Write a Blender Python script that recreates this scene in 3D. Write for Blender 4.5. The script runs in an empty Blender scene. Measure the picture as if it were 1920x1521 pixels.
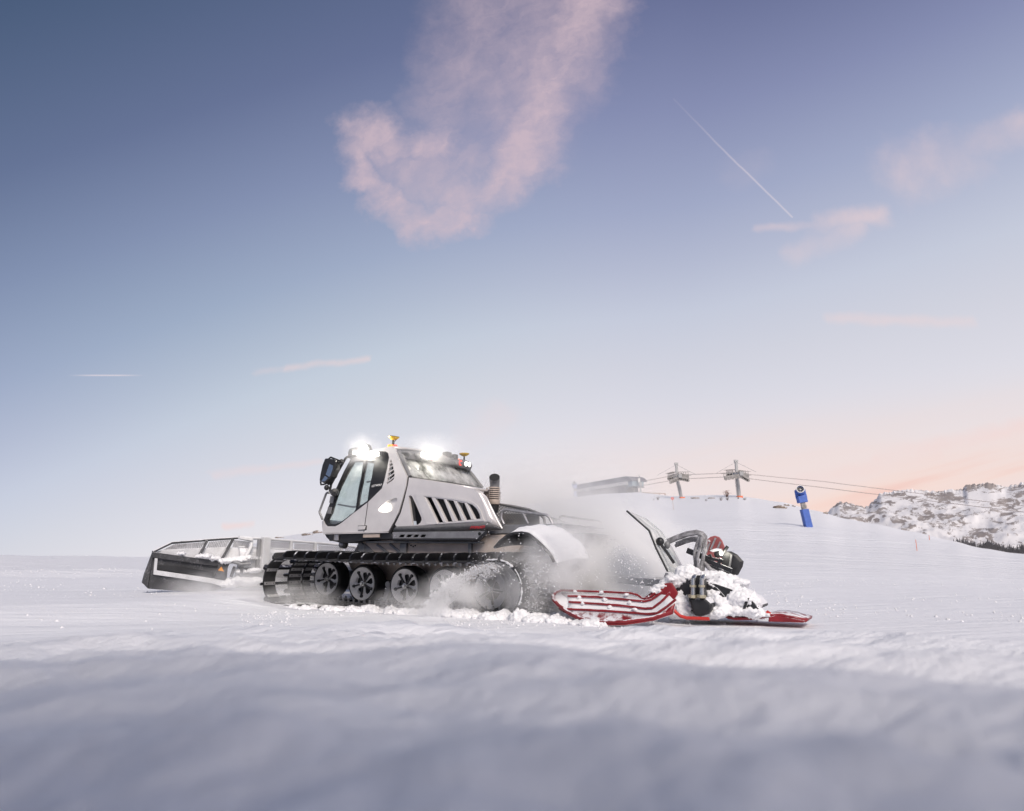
import bpy, bmesh, math, random
from mathutils import Vector, Matrix, noise
from mathutils.geometry import tessellate_polygon

random.seed(7)
R = math.radians
sc = bpy.context.scene
col = sc.collection

# ------------------------------------------------------------------ camera
F_PX, CX, CY = 1250.0, 960.0, 760.5          # focal length and centre in photo pixels (1920 x 1521)
PITCH = R(12.7)
CAM = Vector((0.0, 0.0, 0.9))
cd = bpy.data.cameras.new('camera')
cam = bpy.data.objects.new('camera', cd)
col.objects.link(cam)
cam.location = CAM
cam.rotation_euler = (math.pi / 2 + PITCH, 0, 0)
cd.sensor_fit = 'HORIZONTAL'
cd.sensor_width = 36.0
cd.lens = F_PX / 1920.0 * 36.0
cd.clip_start = 0.02
cd.clip_end = 20000.0
cd.dof.use_dof = True
cd.dof.focus_distance = 10.8
cd.dof.aperture_fstop = 1.9
sc.camera = cam

# ------------------------------------------------------------------ render look
sc.view_settings.view_transform = 'Standard'
sc.view_settings.look = 'None'
sc.view_settings.exposure = 0.0
sc.view_settings.gamma = 1.0
sc.view_settings.use_curve_mapping = False
sc.cycles.use_denoising = True
sc.cycles.use_adaptive_sampling = True
sc.cycles.adaptive_threshold = 0.02
sc.cycles.max_bounces = 10
sc.cycles.diffuse_bounces = 3
sc.cycles.glossy_bounces = 3
sc.cycles.transmission_bounces = 6
sc.cycles.transparent_max_bounces = 16
sc.cycles.volume_bounces = 6
sc.cycles.volume_step_rate = 1.0
sc.cycles.volume_max_steps = 64
sc.cycles.caustics_reflective = False
sc.cycles.caustics_refractive = False

SUN_AZ, SUN_EL = R(165), R(42)                # azimuth from the view direction, clockwise
sun_dir = Vector((math.sin(SUN_AZ) * math.cos(SUN_EL), math.cos(SUN_AZ) * math.cos(SUN_EL), math.sin(SUN_EL)))


def s2l(c):
    return tuple(((v / 255.0) / 12.92 if v / 255.0 <= 0.04045 else ((v / 255.0 + 0.055) / 1.055) ** 2.4) for v in c)


def ray(px, py):
    fw = Vector((0, math.cos(PITCH), math.sin(PITCH)))
    up = Vector((0, -math.sin(PITCH), math.cos(PITCH)))
    return fw * F_PX + Vector((px - CX, 0, 0)) + up * (CY - py)


def uv(px, py):
    r = ray(px, py)
    return (r.x / r.y, r.z / r.y)


# ---- tiny expression builder for shader math
class E:
    tree = None

    def __init__(s, sock):
        s.s = sock

    @staticmethod
    def m(op, *a, clamp=False):
        n = E.tree.nodes.new('ShaderNodeMath')
        n.operation = op
        n.use_clamp = clamp
        for i, v in enumerate(a):
            if isinstance(v, E):
                E.tree.links.new(v.s, n.inputs[i])
            else:
                n.inputs[i].default_value = v
        return E(n.outputs[0])

    def __add__(s, o): return E.m('ADD', s, o)
    __radd__ = __add__
    def __sub__(s, o): return E.m('SUBTRACT', s, o)
    def __rsub__(s, o): return E.m('SUBTRACT', o, s)
    def __mul__(s, o): return E.m('MULTIPLY', s, o)
    __rmul__ = __mul__
    def __truediv__(s, o): return E.m('DIVIDE', s, o)
    def clamp(s): return E.m('ADD', s, 0.0, clamp=True)
    def pow(s, p): return E.m('POWER', s, p)
    def max(s, o): return E.m('MAXIMUM', s, o)
    def min(s, o): return E.m('MINIMUM', s, o)

    def sstep(s, a, b):
        n = E.tree.nodes.new('ShaderNodeMapRange')
        n.interpolation_type = 'SMOOTHSTEP'
        E.tree.links.new(s.s, n.inputs[0])
        n.inputs[1].default_value = a
        n.inputs[2].default_value = b
        n.inputs[3].default_value = 0.0
        n.inputs[4].default_value = 1.0
        return E(n.outputs[0])


def vec(x, y, z):
    n = E.tree.nodes.new('ShaderNodeCombineXYZ')
    for i, v in enumerate((x, y, z)):
        if isinstance(v, E):
            E.tree.links.new(v.s, n.inputs[i])
        else:
            n.inputs[i].default_value = v
    return n.outputs[0]


def nz(v, scale, detail=5, rough=0.55, dist=0.0):
    n = E.tree.nodes.new('ShaderNodeTexNoise')
    if v is not None:
        E.tree.links.new(v, n.inputs['Vector'])
    n.inputs['Scale'].default_value = scale
    n.inputs['Detail'].default_value = detail
    n.inputs['Roughness'].default_value = rough
    n.inputs['Distortion'].default_value = dist
    return n


def mixc(fac, a, b, mode='MIX'):
    n = E.tree.nodes.new('ShaderNodeMix')
    n.data_type = 'RGBA'
    n.blend_type = mode
    n.clamp_factor = True
    for i, v in ((0, fac), (6, a), (7, b)):
        if isinstance(v, E):
            E.tree.links.new(v.s, n.inputs[i])
        elif hasattr(v, 'is_output'):
            E.tree.links.new(v, n.inputs[i])
        elif i == 0:
            n.inputs[0].default_value = v
        else:
            n.inputs[i].default_value = (*v[:3], 1)
    return n.outputs[2]


# ------------------------------------------------------------------ world: dawn sky
w = bpy.data.worlds.new('World')
sc.world = w
w.use_nodes = True
wt = w.node_tree
wt.nodes.clear()
E.tree = wt
out = wt.nodes.new('ShaderNodeOutputWorld')
bg = wt.nodes.new('ShaderNodeBackground')
wt.links.new(bg.outputs[0], out.inputs[0])
tc = wt.nodes.new('ShaderNodeTexCoord')
sp = wt.nodes.new('ShaderNodeSeparateXYZ')
wt.links.new(tc.outputs['Generated'], sp.inputs[0])
DX, DY, DZ = E(sp.outputs[0]), E(sp.outputs[1]), E(sp.outputs[2])

sky = wt.nodes.new('ShaderNodeTexSky')
sky.sky_type = 'NISHITA'
sky.sun_disc = False
sky.sun_elevation = SUN_EL
sky.sun_rotation = SUN_AZ
sky.altitude = 2200.0
sky.air_density = 1.0
sky.dust_density = 0.6
sky.ozone_density = 2.0

lft = (0.15 - DX).max(0.0)
zz = DZ.max(0.0) + lft * lft * 0.48 + (DX - 0.2).max(0.0) * (DZ - 0.50).max(0.0) * 0.9 - (DX - 0.25).max(0.0) * 0.10
ramp = wt.nodes.new('ShaderNodeValToRGB')
wt.links.new((zz * 0.8 + 0.15).s, ramp.inputs[0])
cr = ramp.color_ramp
cr.interpolation = 'LINEAR'
stops = [(0.05, (237, 229, 231)), (0.11, (235, 229, 232)), (0.19, (224, 222, 230)), (0.27, (212, 213, 224)), (0.34, (200, 205, 221)), (0.404, (183, 189, 211)),
         (0.476, (163, 171, 200)), (0.586, (136, 143, 179)), (0.69, (106, 114, 152)), (0.82, (76, 90, 124)), (1.06, (56, 70, 104))]
while len(cr.elements) < len(stops):
    cr.elements.new(0.5)
for el, (zp, c) in zip(cr.elements, stops):
    el.position = zp * 0.8 + 0.15
    el.color = (*s2l(c), 1)
skycol = mixc((lft * 1.3 * DZ.sstep(0.06, 0.36)).clamp(), ramp.outputs[0], mixc(1.0, ramp.outputs[0], (0.93, 1.05, 0.97), 'MULTIPLY'))

U = DX / DY.max(0.05)
V = DZ / DY.max(0.05)
front = DY.sstep(0.05, 0.2)
# warm glow low in the right half of the sky, drawn out in slanting streaks
stn = nz(vec(U * 1.3, V * 11.0 - U * 2.6, 0.0), 1.0, 4, 0.55, 0.4)
streak = E(stn.outputs[0])
warm = DX.sstep(-0.12, 0.52) * (1.0 - DZ.max(0.0).sstep(0.03, 0.24)) * (0.82 + 2.0 * (streak - 0.5))
skycol = mixc((warm * 0.95).clamp(), skycol, s2l((253, 216, 199)))
redw = DX.sstep(0.30, 0.62) * (1.0 - DZ.sstep(0.05, 0.17)) * streak.sstep(0.47, 0.62)
skycol = mixc((redw * 0.95).clamp(), skycol, s2l((240, 190, 182)))
# physical sky adds its own scatter tint
nish = mixc(1.0, sky.outputs[0], (0.12, 0.12, 0.12), 'MULTIPLY')
skycol = mixc(0.04, skycol, nish)

# clouds
dn = nz(vec(U, V, 0.3), 5.0, 6, 0.6)
dsp = wt.nodes.new('ShaderNodeSeparateColor')
wt.links.new(dn.outputs['Color'], dsp.inputs[0])
dn2 = nz(vec(U, V, 1.7), 22.0, 5, 0.6)
dsp2 = wt.nodes.new('ShaderNodeSeparateColor')
wt.links.new(dn2.outputs['Color'], dsp2.inputs[0])
UD = U + (E(dsp.outputs[0]) - 0.5) * 0.10 + (E(dsp2.outputs[0]) - 0.5) * 0.07
VD = V + (E(dsp.outputs[1]) - 0.5) * 0.10 + (E(dsp2.outputs[1]) - 0.5) * 0.07


def capsule(a, b, r, soft=0.0, u=UD, v=VD):
    """soft capsule between two photo points: 1 on the axis, 0 at radius r (pixels)"""
    (ax, ay), (bx, by) = uv(*a), uv(*b)
    mx, my = (a[0] + b[0]) / 2, (a[1] + b[1]) / 2
    u0, u1 = uv(mx, my), uv(mx + r * 0.7, my + r * 0.7)
    rr = math.hypot(u1[0] - u0[0], u1[1] - u0[1])
    ex, ey = bx - ax, by - ay
    L2 = ex * ex + ey * ey + 1e-9
    t = (((u - ax) * ex + (v - ay) * ey) / L2).clamp()
    dx_, dy_ = u - ax - t * ex, v - ay - t * ey
    d = E.m('SQRT', dx_ * dx_ + dy_ * dy_) / rr
    return (1.0 - d).sstep(soft, 1.0)


wis = nz(vec(U * 1.1 + V * 0.25, V * 0.75 - U * 0.35, 0.0), 7.0, 8, 0.60, 0.15)
wisp = E(wis.outputs[0])
strokes = [((1110, -60), (1062, 120), 80, .85), ((1062, 120), (985, 285), 62, .95), ((985, 275), (960, 335), 52, .95), ((965, 335), (870, 372), 44, .85), ((960, -40), (880, 110), 95, .50),
           ((865, 110), (835, 215), 70, .42), ((1010, 0), (960, 220), 110, .46), ((672, 245), (725, 250), 46, .95), ((715, 255), (735, 290), 40, .75), ((655, 265), (675, 320), 34, .85), ((672, 320), (715, 375), 30, .85),
           ((712, 375), (800, 420), 38, .95), ((800, 420), (880, 392), 40, .85), ((780, 285), (835, 275), 42, .80), ((760, 330), (900, 300), 60, .50), ((800, 345), (890, 360), 50, .60)]
dens = None
for a, b, r, wgt in strokes:
    c_ = capsule(a, b, r * 1.35) * wgt
    dens = c_ if dens is None else dens.max(c_)
fib = E(nz(vec(UD * 0.8 + VD * 0.5, VD * 2.2 - UD * 1.4, 5.0), 16.0, 9, 0.66, 0.3).outputs[0])
dens = (dens.pow(0.75) * (0.30 + 0.70 * wisp.sstep(0.25, 0.75) + 0.38 * fib.sstep(0.25, 0.75))).clamp()
skycol = mixc((dens * 0.72 * front).clamp(), skycol, s2l((218, 193, 200)))
small = [((1430, 428), (1530, 422), 8, .35), ((1530, 418), (1640, 402), 22, .55), ((1490, 480), (1600, 425), 22, .42), ((1700, 320), (1800, 295), 50, .45), ((1790, 290), (1940, 235), 30, .40),
         ((1390, 330), (1420, 305), 26, .12), ((870, 815), (940, 780), 26, .22), ((1560, 598), (1830, 604), 11, .4), ((1640, 862), (1930, 795), 16, .5),
         ((1500, 905), (1760, 850), 14, .3), ((405, 892), (500, 882), 8, .35), ((500, 882), (600, 868), 6, .3), ((418, 987), (480, 982), 6, .7),
         ((470, 702), (540, 690), 6, .25), ((535, 691), (692, 670), 6.5, .65)]
ds = None
for a, b, r, wgt in small:
    c_ = capsule(a, b, r * 1.7, 0.0, U + (E(dsp2.outputs[0]) - 0.5) * 0.05 + (E(dsp.outputs[0]) - 0.5) * 0.08, V + (E(dsp2.outputs[1]) - 0.5) * (0.0012 * r + 0.004) + (E(dsp.outputs[1]) - 0.5) * (0.0016 * r + 0.006)) * wgt
    ds = c_ if ds is None else ds.max(c_)
ds = (ds * (0.35 + 0.75 * wisp.sstep(0.3, 0.7)) * 0.85).clamp()
skycol = mixc((ds * front).clamp(), skycol, s2l((244, 214, 210)))
# condensation trails: two long straight lines
fade1 = ((U - uv(1262, 186)[0]) / (uv(1484, 407)[0] - uv(1262, 186)[0])).sstep(0.0, 0.75)
tr = capsule((1262, 186), (1484, 407), 3.0, 0.0, U + (E(dsp.outputs[0]) - 0.5) * 0.014, V) * (fade1 * 0.36 + 0.05)
fade2 = 1.0 - E.m('ABSOLUTE', (U - uv(200, 704)[0]) / (uv(279, 704)[0] - uv(200, 704)[0])).sstep(0.2, 1.0)
tr = tr.max(capsule((122, 704), (279, 704), 2.2, 0.0, U, V) * fade2 * 0.6)
skycol = mixc((tr * front).clamp(), skycol, s2l((238, 224, 228)))
wt.links.new(skycol, bg.inputs[0])
bg.inputs[1].default_value = 1.0

# ------------------------------------------------------------------ sun, low and soft, behind the camera
sl = bpy.data.lights.new('sun', 'SUN')
sl.energy = 3.0
sl.angle = R(26)
sl.color = (1.0, 0.90, 0.80)
so = bpy.data.objects.new('sun', sl)
col.objects.link(so)
so.rotation_euler = (-sun_dir).to_track_quat('-Z', 'Y').to_euler()


# ------------------------------------------------------------------ helpers: materials
def mat(name, c, rough=0.5, metal=0.0, var=0.0, vscale=6.0, bump=0.0, bscale=30.0, frost=0.0, fscale=7.0, dust=0.0, coat=0.0, emis=None, es=0.0, vary=False):
    """frost: snow lying on upward faces; dust: snow powder sticking all over"""
    m = bpy.data.materials.new(name)
    m.use_nodes = True
    t = m.node_tree
    E.tree = t
    b = t.nodes['Principled BSDF']
    tcn = t.nodes.new('ShaderNodeTexCoord')
    P = tcn.outputs['Object']
    if vary:                       # shift the pattern from one piece to the next
        oi = t.nodes.new('ShaderNodeObjectInfo')
        va = t.nodes.new('ShaderNodeVectorMath')
        va.operation = 'ADD'
        rv = E(oi.outputs['Random'])
        t.links.new(P, va.inputs[0])
        t.links.new(vec(rv * 37.0, rv * 91.0, rv * 53.0), va.inputs[1])
        P = va.outputs[0]
    c = tuple(c)
    b.inputs['Base Color'].default_value = (*c, 1)
    b.inputs['Roughness'].default_value = rough
    b.inputs['Metallic'].default_value = metal
    b.inputs['Coat Weight'].default_value = coat
    b.inputs['Coat Roughness'].default_value = 0.12
    cs = None
    if var:
        n = nz(P, vscale, 5, 0.6)
        cs = mixc(E(n.outputs[0]).sstep(0.3, 0.7), tuple(v * (1 - var) for v in c), tuple(min(1, v * (1 + var)) for v in c))
    if frost or dust:
        g = t.nodes.new('ShaderNodeNewGeometry')
        s3 = t.nodes.new('ShaderNodeSeparateXYZ')
        t.links.new(g.outputs['Normal'], s3.inputs[0])
        n1 = E(nz(P, fscale, 7, 0.62).outputs[0])
        n2 = E(nz(P, fscale * 9, 4, 0.6).outputs[0])
        fac = None
        if frost:
            up = E(s3.outputs[2]).sstep(0.15, 0.75)
            fac = (up * frost * 1.3 + (n1 - 0.5) * 1.6).sstep(0.35, 0.60) * up.sstep(0.0, 0.4)
        if dust:
            d_ = (n1 * 0.55 + n2 * 0.45 + (dust - 0.5) * 0.55).sstep(0.38, 0.72) * min(1.0, dust * 1.5)
            fac = d_ if fac is None else fac.max(d_)
        cs = mixc(fac.clamp(), cs if cs is not None else c, (0.80, 0.80, 0.83))
        rr = E.m('MULTIPLY_ADD', fac.clamp(), 0.75 - rough, rough)
        t.links.new(rr.s, b.inputs['Roughness'])
        if metal:
            t.links.new(((1.0 - fac.clamp()) * metal).s, b.inputs['Metallic'])
    if cs is not None:
        t.links.new(cs, b.inputs['Base Color'])
    if bump:
        bn = t.nodes.new('ShaderNodeBump')
        bn.inputs['Strength'].default_value = min(1, bump)
        bn.inputs['Distance'].default_value = 0.01
        t.links.new(nz(P, bscale, 6, 0.6).outputs[0], bn.inputs['Height'])
        t.links.new(bn.outputs[0], b.inputs['Normal'])
    if emis:
        b.inputs['Emission Color'].default_value = (*emis, 1)
        b.inputs['Emission Strength'].default_value = es
    return m


def snow_mat(name, bump=0.5, bscale=8.0, dist=0.02, c=(0.855, 0.862, 0.90), groom=False):
    m = bpy.data.materials.new(name)
    m.use_nodes = True
    t = m.node_tree
    E.tree = t
    b = t.nodes['Principled BSDF']
    tcn = t.nodes.new('ShaderNodeTexCoord')
    P = tcn.outputs['Object']
    n = E(nz(P, 1.3, 5, 0.6).outputs[0])
    t.links.new(mixc(n.sstep(0.3, 0.7), tuple(v * 0.97 for v in c), c), b.inputs['Base Color'])
    b.inputs['Roughness'].default_value = 0.62
    b.inputs['Specular IOR Level'].default_value = 0.25
    h = E(nz(P, bscale, 7, 0.6).outputs[0]) + E(nz(P, bscale * 6, 4, 0.6).outputs[0]) * 0.35
    if groom:
        s = t.nodes.new('ShaderNodeSeparateXYZ')
        t.links.new(P, s.inputs[0])
        x, y = E(s.outputs[0]), E(s.outputs[1])
        # faint wind and grooming streaks running across the piste
        q = nz(vec(x * 0.10 + y * 0.03, y * 0.9 - x * 0.30, 0.0), 2.2, 5, 0.6)
        h = h + E(q.outputs[0]) * 3.5
        far = y.sstep(14.0, 30.0)
        q2 = nz(vec(x * 0.03, y * 0.30 + x * 0.06, 3.0), 2.0, 6, 0.65)
        h = h + far * E(q2.outputs[0]) * 26.0
    bn = t.nodes.new('ShaderNodeBump')
    bn.inputs['Strength'].default_value = bump
    bn.inputs['Distance'].default_value = dist
    t.links.new(h.s, bn.inputs['Height'])
    t.links.new(bn.outputs[0], b.inputs['Normal'])
    return m


def glass_mat(name, tint, gl=0.10, haze=0.0):
    m = bpy.data.materials.new(name)
    m.use_nodes = True
    t = m.node_tree
    t.nodes.clear()
    E.tree = t
    o = t.nodes.new('ShaderNodeOutputMaterial')
    tr_ = t.nodes.new('ShaderNodeBsdfTransparent')
    tr_.inputs[0].default_value = (*tint, 1)
    g = t.nodes.new('ShaderNodeBsdfGlossy')
    g.inputs['Roughness'].default_value = 0.03
    mx = t.nodes.new('ShaderNodeMixShader')
    mx.inputs[0].default_value = gl
    t.links.new(tr_.outputs[0], mx.inputs[1])
    t.links.new(g.outputs[0], mx.inputs[2])
    last = mx.outputs[0]
    if haze:
        d = t.nodes.new('ShaderNodeBsdfDiffuse')
        d.inputs[0].default_value = (0.8, 0.8, 0.8, 1)
        m2 = t.nodes.new('ShaderNodeMixShader')
        tcn = t.nodes.new('ShaderNodeTexCoord')
        n = E(nz(tcn.outputs['Object'], 2.5, 6, 0.62).outputs[0])
        t.links.new((n.sstep(0.3, 0.7) * haze).s, m2.inputs[0])
        t.links.new(last, m2.inputs[1])
        t.links.new(d.outputs[0], m2.inputs[2])
        last = m2.outputs[0]
    t.links.new(last, o.inputs[0])
    return m


# ------------------------------------------------------------------ helpers: meshes and objects
def tag(o, label=None, cat=None, group=None, kind=None):
    if label: o['label'] = label
    if cat: o['category'] = cat
    if group: o['group'] = group
    if kind: o['kind'] = kind
    return o


def link(name, me, m, parent=None, smooth=None, bevel=0.0, loc=None):
    o = bpy.data.objects.new(name, me)
    col.objects.link(o)
    if m is not None and not me.materials:
        for q in (m if isinstance(m, (list, tuple)) else [m]):
            me.materials.append(q)
    if parent is not None:
        o.parent = parent
    if loc is not None:
        o.location = loc
    if smooth is not None:
        me.polygons.foreach_set('use_smooth', [True] * len(me.polygons))
        if smooth < 170:
            me.set_sharp_from_angle(angle=R(smooth))
    if bevel:
        bv = o.modifiers.new('bevel', 'BEVEL')
        bv.width = bevel
        bv.segments = 2
        bv.limit_method = 'ANGLE'
        bv.angle_limit = R(35)
    return o


def empty(name, loc, rz=0.0):
    o = bpy.data.objects.new(name, None)
    o.empty_display_size = 0.3
    col.objects.link(o)
    o.location = loc
    o.rotation_euler = (0, 0, rz)
    return o


class MB:
    def __init__(s):
        s.v, s.f, s.mi = [], [], []

    def add(s, vs, fs, mi=0):
        b = len(s.v)
        s.v += [Vector(q) for q in vs]
        s.f += [[b + i for i in q] for q in fs]
        s.mi += [mi] * len(fs)
        return s

    def box(s, c, size, M=None, mi=0, taper=1.0):
        c = Vector(c)
        x, y, z = (q / 2 for q in size)
        vs = []
        for k in (-1, 1):
            tt = taper if k > 0 else 1.0
            for i, j in ((-1, -1), (1, -1), (1, 1), (-1, 1)):
                p = Vector((i * x * tt, j * y * tt, k * z))
                vs.append(c + (M @ p if M else p))
        return s.add(vs, [(3, 2, 1, 0), (4, 5, 6, 7), (0, 1, 5, 4), (1, 2, 6, 5), (2, 3, 7, 6), (3, 0, 4, 7)], mi)

    def bar(s, a, b, wd, ht, up=(0, 0, 1), mi=0):
        a, b = Vector(a), Vector(b)
        d = (b - a).normalized()
        sd = d.cross(Vector(up))
        if sd.length < 1e-4: sd = d.cross(Vector((1, 0, 0)))
        sd.normalize()
        u = sd.cross(d)
        vs = [p + sd * i * wd / 2 + u * j * ht / 2 for p in (a, b) for i, j in ((-1, -1), (1, -1), (1, 1), (-1, 1))]
        return s.add(vs, [(0, 1, 2, 3), (7, 6, 5, 4), (0, 4, 5, 1), (1, 5, 6, 2), (2, 6, 7, 3), (3, 7, 4, 0)], mi)

    def cyl(s, a, b, r0, r1=None, n=14, caps=True, mi=0):
        return s.tube([a, b], [r0, r0 if r1 is None else r1], n, caps, mi)

    def tube(s, pts, r, n=8, caps=True, mi=0):
        pts = [Vector(p) for p in pts]
        rs = r if isinstance(r, (list, tuple)) else [r] * len(pts)
        ref = None
        rings = []
        for i, p in enumerate(pts):
            d = (pts[min(i + 1, len(pts) - 1)] - pts[max(i - 1, 0)]).normalized()
            if ref is None:
                ref = d.orthogonal().normalized()
            else:
                ref = (ref - d * ref.dot(d))
                ref = ref.normalized() if ref.length > 1e-5 else d.orthogonal().normalized()
            q = d.cross(ref)
            rings.append([p + (ref * math.cos(k * math.tau / n) + q * math.sin(k * math.tau / n)) * rs[i] for k in range(n)])
        vs = [v for rg in rings for v in rg]
        fs = []
        for i in range(len(pts) - 1):
            for k in range(n):
                fs.append((i * n + k, i * n + (k + 1) % n, (i + 1) * n + (k + 1) % n, (i + 1) * n + k))
        if caps:
            fs.append(tuple(range(n - 1, -1, -1)))
            fs.append(tuple((len(pts) - 1) * n + k for k in range(n)))
        return s.add(vs, fs, mi)

    def lathe(s, prof, c, ax, n=28, mi=0, closed=False):
        c, ax = Vector(c), Vector(ax).normalized()
        e1 = ax.orthogonal().normalized()
        e2 = ax.cross(e1)
        vs = []
        for r, h in prof:
            for k in range(n):
                a = k * math.tau / n
                vs.append(c + ax * h + (e1 * math.cos(a) + e2 * math.sin(a)) * r)
        fs = []
        m = len(prof)
        for i in range(m if closed else m - 1):
            j = (i + 1) % m
            for k in range(n):
                fs.append((i * n + k, i * n + (k + 1) % n, j * n + (k + 1) % n, j * n + k))
        return s.add(vs, fs, mi)

    def prism(s, loop, off, mi=0):
        n = len(loop)
        a = [Vector(p) for p in loop]
        off = Vector(off)
        b = [p + off for p in a]
        fs = [tuple(range(n)), tuple(range(2 * n - 1, n - 1, -1))]
        fs += [(i, i + n, (i + 1) % n + n, (i + 1) % n) for i in range(n)]
        return s.add(a + b, fs, mi)

    def blob(s, c, r, sub=3, amp=0.25, sc_=3.0, seed=0.0, mi=0, flat=None):
        bm = bmesh.new()
        bmesh.ops.create_icosphere(bm, subdivisions=sub, radius=1.0)
        c = Vector(c)
        r = Vector(r)
        vs = []
        for v in bm.verts:
            p = Vector((v.co.x * r.x, v.co.y * r.y, v.co.z * r.z))
            k = 1 + amp * noise.fractal((p * sc_) + Vector((seed, seed * 1.7, 3.1)), 0.8, 2.0, 4)
            q = c + p * k
            if flat is not None and q.z < flat: q.z = flat
            vs.append(q)
        fs = [[v.index for v in f.verts] for f in bm.faces]
        bm.free()
        return s.add(vs, fs, mi)

    def mesh(s, name):
        me = bpy.data.meshes.new(name)
        me.from_pydata([tuple(v) for v in s.v], [], s.f)
        me.update()
        if any(s.mi):
            me.polygons.foreach_set('material_index', s.mi)
        bm = bmesh.new()
        bm.from_mesh(me)
        bmesh.ops.recalc_face_normals(bm, faces=bm.faces)
        bm.to_mesh(me)
        bm.free()
        return me

    def build(s, name, m, parent=None, smooth=None, bevel=0.0, loc=None):
        return link(name, s.mesh(name), m, parent, smooth, bevel, loc)


def snowify(o, voxel, disp, tscale=0.12):
    """melt overlapping lumps into one crumbly mass of snow"""
    rm = o.modifiers.new('remesh', 'REMESH')
    rm.mode = 'VOXEL'
    rm.voxel_size = voxel
    rm.use_smooth_shade = True
    for k, (s_, d_) in enumerate(((tscale, disp), (tscale * 0.6, disp * 0.6))):
        tx = bpy.data.textures.new('snow_lumps', 'CLOUDS' if k == 0 else 'VORONOI')
        tx.noise_scale = s_
        if k == 0: tx.noise_depth = 4
        dm = o.modifiers.new('lumps', 'DISPLACE')
        dm.texture = tx
        dm.texture_coords = 'GLOBAL'
        dm.strength = d_
        dm.mid_level = 0.5
    return o


def text_mesh(name, txt, size, m, parent, M, shear=0.0, depth=0.002, font=None):
    cu = bpy.data.curves.new(name, 'FONT')
    cu.body = txt
    cu.size = size
    cu.shear = shear
    cu.extrude = depth
    cu.align_x = 'CENTER'
    cu.align_y = 'CENTER'
    tmp = bpy.data.objects.new(name + '_tmp', cu)
    col.objects.link(tmp)
    dg = bpy.context.evaluated_depsgraph_get()
    me = bpy.data.meshes.new_from_object(tmp.evaluated_get(dg))
    bpy.data.objects.remove(tmp)
    me.transform(M)
    me.name = name
    me.materials.clear()
    return link(name, me, m, parent)


def sm(t, a, b):
    t = max(0.0, min(1.0, (t - a) / (b - a)))
    return t * t * (3 - 2 * t)


def lerp_tab(tab, x):
    if x <= tab[0][0]: return tab[0][1]
    for (x0, y0), (x1, y1) in zip(tab, tab[1:]):
        if x <= x1:
            k = (x - x0) / (x1 - x0)
            k = k * k * (3 - 2 * k) * 0.5 + k * 0.5
            return y0 + (y1 - y0) * k
    return tab[-1][1]


# ------------------------------------------------------------------ materials
M = {}
M['snow'] = snow_mat('piste_snow', 0.75, 6.0, 0.03, groom=True)
M['snow_clod'] = snow_mat('broken_snow', 0.6, 14.0, 0.015, (0.88, 0.88, 0.90))
M['silver'] = mat('silver_paint', (0.73, 0.70, 0.69), 0.33, 0.15, 0.05, 3, coat=0.5, dust=0.10, fscale=5)
M['silver_light'] = mat('light_silver_paint', (0.71, 0.685, 0.675), 0.32, 0.12, 0.06, 3, coat=0.5, dust=0.10, fscale=5)
M['grey_trim'] = mat('grey_trim', (0.22, 0.22, 0.225), 0.5, 0.1, 0.15, 8, bump=0.15, bscale=80, dust=0.16)
M['black'] = mat('black_plastic', (0.022, 0.022, 0.024), 0.42, 0, 0.2, 8, bump=0.12, bscale=60)
M['blackdust'] = mat('black_plastic_powdered', (0.025, 0.025, 0.028), 0.5, 0, 0.2, 8, dust=0.12, frost=0.12, fscale=9)
M['dark'] = mat('dark_inside', (0.014, 0.014, 0.015), 0.7)
M['rubber'] = mat('rubber_belt', (0.020, 0.020, 0.021), 0.65, 0, 0.25, 9, bump=0.3, bscale=50, dust=0.10)
M['tyre'] = mat('tyre_rubber', (0.018, 0.018, 0.019), 0.6, 0, 0.25, 9, bump=0.2, bscale=60, dust=0.12, fscale=10)
M['grouser'] = mat('grouser_metal', (0.018, 0.018, 0.021), 0.32, 0.5, 0.3, 12, frost=0.26, fscale=9, dust=0.10, vary=True)
M['alu'] = mat('bolted_plate', (0.48, 0.47, 0.48), 0.45, 0.6, 0.2, 20, dust=0.15)
M['rim'] = mat('rim_silver', (0.82, 0.80, 0.80), 0.45, 0.0, 0.08, 6, dust=0.14, fscale=8)
M['hull'] = mat('hull_warmlit_beige', (0.60, 0.50, 0.43), 0.5, 0.1, 0.12, 3, dust=0.12)  # warm light on the hull put into its beige base colour
M['steel'] = mat('grey_steel', (0.30, 0.30, 0.31), 0.45, 0.4, 0.15, 6, dust=0.2, fscale=5)
M['bladesteel'] = mat('blade_steel_frosted', (0.60, 0.60, 0.61), 0.5, 0.1, 0.12, 4, dust=0.5, frost=0.9, fscale=5)
M['bladeblack'] = mat('blade_black_frosted', (0.05, 0.05, 0.055), 0.5, 0.1, 0.2, 6, dust=0.30, frost=0.55, fscale=5)
M['red'] = mat('finisher_red', (0.235, 0.014, 0.020), 0.42, 0, 0.25, 5, bump=0.2, bscale=40, frost=0.40, fscale=8, dust=0.06)
M['redline'] = mat('red_hose', (0.55, 0.04, 0.03), 0.4)
M['redsnow'] = mat('red_wing_powdered', (0.42, 0.12, 0.12), 0.5, 0, 0.15, 6, dust=0.2)
M['tillerblack'] = mat('tiller_black', (0.022, 0.023, 0.026), 0.45, 0.1, 0.3, 8, frost=0.75, fscale=7, dust=0.12)
M['hose'] = mat('hydraulic_hose', (0.13, 0.125, 0.13), 0.5, 0, 0.3, 14, dust=0.5, fscale=12)
M['brass'] = mat('zinc_fitting', (0.55, 0.50, 0.36), 0.35, 0.7, 0.1, 20)
M['chrome'] = mat('steel_fitting', (0.62, 0.62, 0.60), 0.25, 0.9)
M['glass'] = glass_mat('cab_glass', (0.945, 0.985, 0.975), 0.08, 0.16)
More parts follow.
